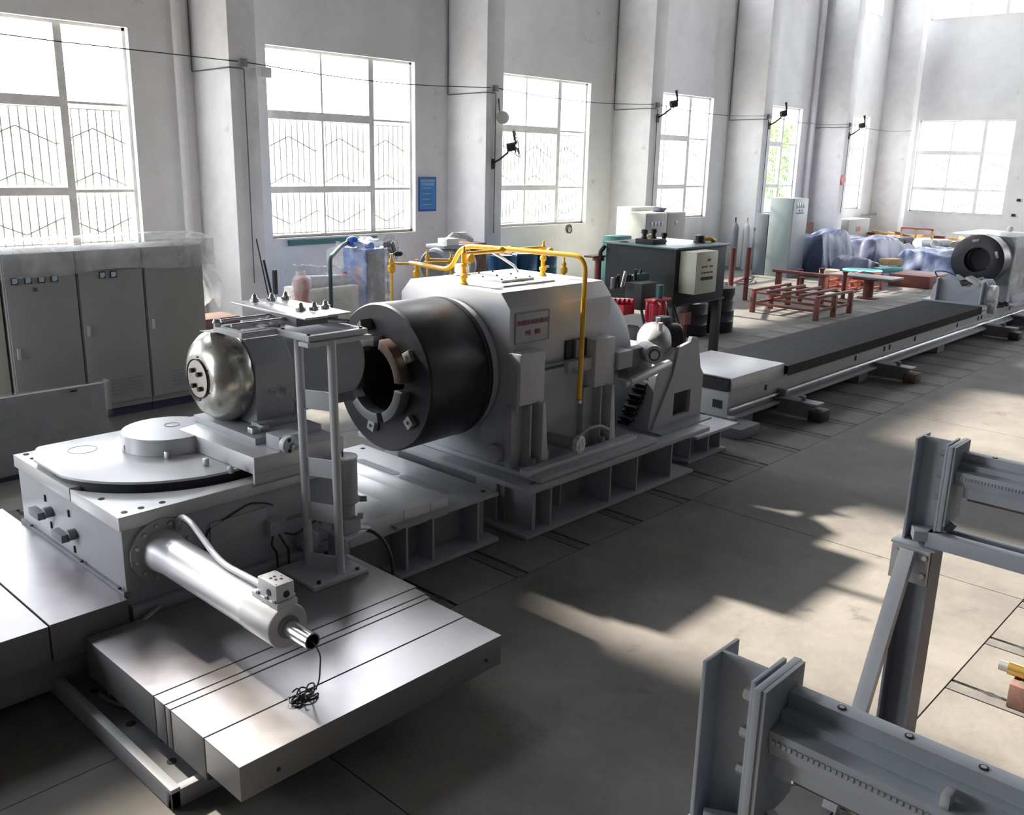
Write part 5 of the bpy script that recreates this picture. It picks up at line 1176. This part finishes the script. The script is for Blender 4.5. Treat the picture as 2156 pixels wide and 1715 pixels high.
# orange crate frames
for i, (x, y) in enumerate(((22.7, 9.75), (23.5, 9.45))):
    t_ = thing('crate_frame', ('orange-red welded crate frame left of the pedestal table column', 'second orange-red welded crate frame, behind the pedestal table column')[i], 'frame', (x, y, 0))
    for dx in (-.3, .3):
        for dy_ in (-.25, .25): B().box(x+dx-.03, x+dx+.03, y+dy_-.03, y+dy_+.03, 0, .42).build('post', REDOR, t_)
    for z in (.06, .22, .38):
        for dy_ in (-.25, .25): B().box(x-.3, x+.3, y+dy_-.02, y+dy_+.02, z, z+.04).build('bar', REDOR, t_)
        for dx in (-.3, .3): B().box(x+dx-.02, x+dx+.02, y-.25, y+.25, z, z+.04).build('bar', REDOR, t_)
tag(B().box(24.85, 26.2, 8.36, 9.42, 0, .32).build('red_plate_box', REDBR, bevel=.01), 'low red-brown steel box left of the steady rest', 'box')
tag(B().lathe([(0, .20), (.02, .21), (.42, .25), (.44, .26), (.42, .24), (.05, .19)], (23.2, 10.35, 0), (0, 0, 1), 24).build('bucket', CREAM, smooth=True), 'pale bucket in front of the blue tarpaulins', 'bucket')
tag(B().lathe([(0, .4), (.1, .5), (.12, .5), (.1, .4)], (24.1, 9.85, .3), (0, 0, 1), 24).build('turquoise_basin', TURQ, smooth=True), 'shallow turquoise basin among the crates', 'basin')
tag(B().obox((25.7, 9.8, .32), (.9, .3, .14), (0, 0, -.3)).build('turquoise_box', TURQ, bevel=.03), 'small turquoise plastic box on the tarpaulin edge', 'box')
tag(B().obox((26.1, 9.9, .50), (.55, .35, .18), (0, 0, -.3)).build('carton', WOOD, bevel=.01), 'small brown carton on the tarpaulin behind the turquoise box', 'box')
for i in range(4): tag(B().ring((24.0+.18*i, 8.3+.04*i, .003), (24.0+.18*i, 8.3+.04*i, .02), .035, .075, 14).build('ring_nut', BOLTL), 'small pale steel ring on the floor before the red-brown box, %s' % ['leftmost', 'second from the left', 'third from the left', 'rightmost'][i], 'ring', group='steel rings on the floor')
b = B(); b.tube([(20.6, 7.3, .01), (20.4, 7.1, .05), (20.8, 6.9, .03), (20.3, 6.8, .02), (20.0, 6.6, .02)], .012, 6, rad=.1)
tag(b.build('loose_cable', CABLE, smooth=True), 'loose black cable on the floor left of the steady rest', 'cable')
for k in range(3): tag(B().tube([(21+.2*k, 12.6-.3*k, .012), (22.2, 12.2-.2*k, .012), (23.5, 12.6+.1*k, .012), (24, 13.1, .012)], .012, 5, rad=.4).build('loose_cable', CABLE, smooth=True), 'loose dark cable on the floor left of the tall grey cabinet, %s' % ['nearest the wall', 'middle one', 'farthest from the wall'][k], 'cable', group='floor cables by the tall cabinet')

# tarpaulin heaps
def heap(name, m, x0_, x1_, y0_, y1_, fh_, label, seed):
    def fn(u, v):
        x = x0_+(x1_-x0_)*u; y = y0_+(y1_-y0_)*v
        e = min(1, min(u, 1-u, v, 1-v)/.15); e = e*e*(3-2*e)
        h_ = fh_(u, v)*(1+.25*nz(x, y, seed, 1.1))+.13*abs(nz(x+y*.6, y-x*.5, seed, 1.5))+.05*abs(nz(x-y*.8, y+x*.4, seed+3, 3.3))
        h_ = max(.012, h_*e)
        s_ = (1-e)*.22
        return (x+s_*nz(x, y, seed+7, 2.3), y+s_*nz(x, y, seed+9, 2.3), h_)
    return cloth(name, m, 90, 70, fn, label, 'tarpaulin', solid=.004)
heap('tarpaulin', TARP, 25.0, 27.5, 11.35, 13.4, lambda u, v: 1.12-.12*u, 'dark blue tarpaulin over a tall square load beside the tall grey cabinet', 1)
heap('tarpaulin', TARPG, 27.56, 31.5, 10.85, 13.3, lambda u, v: .62+.30*math.exp(-((u-.45)/.25)**2)-.1*v+.15*math.exp(-((u-.12)/.1)**2), 'crumpled lavender-blue tarpaulin spread over low machine parts in the middle', 2)
heap('tarpaulin', TARP, 27.75, 31.6, 8.3, 10.75, lambda u, v: .66-.1*v, 'blue tarpaulin over a long low load behind the red-brown box', 5)
heap('tarpaulin', TARPG, 24.8, 27.68, 10.0, 11.28, lambda u, v: .42+.16*math.sin(u*5+1), 'low rumpled edge of blue tarpaulin on the floor in front of the heaps', 8)

# crates of wooden bits at the far wall
rr3 = random.Random(21)
ORD = ['first from the left', 'second from the left', 'third from the left', 'fourth from the left', 'fifth from the left', 'sixth from the left', 'seventh from the left', 'eighth from the left', 'ninth from the left']
for i in range(7):
    y = 13.45-.6*i; x = 34.4+.2*(i%2)+.1*rr3.uniform(-.3, .5); h_ = rr3.uniform(.60, .66)
    tag(B().obox((x, y, h_/2), (rr3.uniform(.6, .9), rr3.uniform(.4, .52), h_), (0, 0, rr3.uniform(-.2, .2))).build('wooden_crate', WOOD, bevel=.01), 'pale wooden crate at the far wall behind the tarpaulins, %s' % ORD[i], 'crate', group='wooden crates at the far wall')
for i in range(9):
    y = 14.0-.42*i; a = rr3.uniform(-.6, .6)
    tag(B().obox((34.45+rr3.uniform(-.12, .12), y, .69+rr3.uniform(-.02, .03)), (.09, rr3.uniform(.3, .6), .09), (a*.5, 0, rr3.uniform(-.5, .5))).build('loose_plank', WOOD if i % 3 else REDBR), 'loose timber piece sticking up from the far wall crates, %s' % ORD[i], 'plank', group='loose timbers at the far wall')
of = thing('timber_frame', 'open orange-brown timber frame standing on the crates at the far wall', 'frame', (33.6, 11.9, .6))
for y in (11.45, 12.0, 12.5): B().box(33.58, 33.64, y-.03, y+.03, 0, 1.0).build('upright', WOOD, of)
B().box(33.58, 33.64, 11.42, 12.53, .97, 1.03).build('rail', REDOR, of); B().box(33.58, 33.64, 11.42, 12.53, .55, .6).build('rail', REDOR, of)
for i, (y, m_) in enumerate(((12.75, GREYD), (12.15, BLACKM), (11.55, GREYL), (10.95, GREYD), (10.35, BLACKM))):
    tag(B().lathe([(0, .20), (.03, .24), (.5, .24), (.53, .20)], (32.6, y, .52), (.9, -.35, 0), 22).build('electric_motor', m_, smooth=True), ('grey round motor leftmost of the row before the crates', 'black round motor second in the row before the crates', 'pale round motor in the middle of the row before the crates', 'grey round motor fourth in the row before the crates', 'black round motor nearest the far chuck in the row')[i], 'motor')
    B_ = None
tag(B().box(32.4, 33.0, 10.3, 12.8, 0, .27).build('motor_pallet', WOOD), 'long low pallet under the row of round motors', 'pallet')
# grey locker and wall pieces far left wall
lk = thing('grey_locker', 'grey steel locker with red mark standing under the sixth window', 'cabinet', (33.4, 14.3, 0))
B().box(32.6, 34.4, 14.0, 14.7, 0, 1.22).build('locker_body', CABG, lk, bevel=.01)
for k in range(2): B().box(33.25+.22*k, 33.40+.22*k, 13.99, 14.0, .78, .95).build('red_mark', PINK, lk)
tag(B().box(28.0, 30.4, 14.3, 14.85, 0, 1.18).build('brown_bench', BROWN, bevel=.01), 'brown stained bench against the wall under the fifth window', 'bench')
tag(B().box(35.2, 36.4, 14.6, 14.68, 1.25, 1.33).build('wall_pipe', GREYD), 'short grey pipe on the wall right of the sixth window', 'pipe')
tag(B().cyl((31.0, 13.68, 2.60), (31.0, 13.74, 2.60), .16, n=20).build('round_sign', PINK), 'round reddish sign on the fifth column', 'sign')
# wall plates on end wall
for i, (y, z) in enumerate(((14.25, 2.05), (14.3, 1.55), (10.05, 2.0), (10.15, 1.45))):
    tag(B().box(37.93, 37.995, y-.06, y+.06, z-.05, z+.05).build('wall_hook', BLACKM, bevel=.01), ('dark fixing left of the far window, upper one', 'dark fixing left of the far window, lower one', 'dark fixing right of the far window, upper one', 'dark fixing right of the far window, lower one')[i], 'hook')
# outside: sapling and blue fence seen through the windows
tr_ = thing('garden_tree', 'green leafy tree outside the fifth window', 'tree', (40.0, 21, -.3))
b = B(); rr4 = random.Random(9)
for k in range(900):
    a = rr4.uniform(0, 6.28); r_ = rr4.uniform(.2, 1.4); c = Vector((41.2+r_*math.cos(a), 21.5+r_*math.sin(a)*.8, 3.2+rr4.uniform(-1.7, 1.8)))
    d1 = Vector((rr4.uniform(-1, 1), rr4.uniform(-1, 1), rr4.uniform(-1, 1))).normalized()*.16; d2 = d1.orthogonal().normalized()*.08
    b.bm.faces.new([b.bm.verts.new(p_) for p_ in (c-d1, c+d2, c+d1, c-d2)])
tag(b.build('foliage', LEAF, tr_), None, None, kind='stuff')
B().tube([(41.2, 21.5, -.3), (41.25, 21.5, 2.8)], .1, 8).build('trunk', BROWN, tr_)
tag(B().box(20, 60, 24.0, 24.1, -.3, 2.2).build('corrugated_fence', mat('blue_fence', (.55, .66, .70), .6)), 'pale blue site fence outside the windows', 'fence')
tag(B().box(-60, 110, 15.5, 80, -.5, -.3).build('yard_ground', mat('yard', (.4, .39, .36), .9)), None, None, kind='structure')
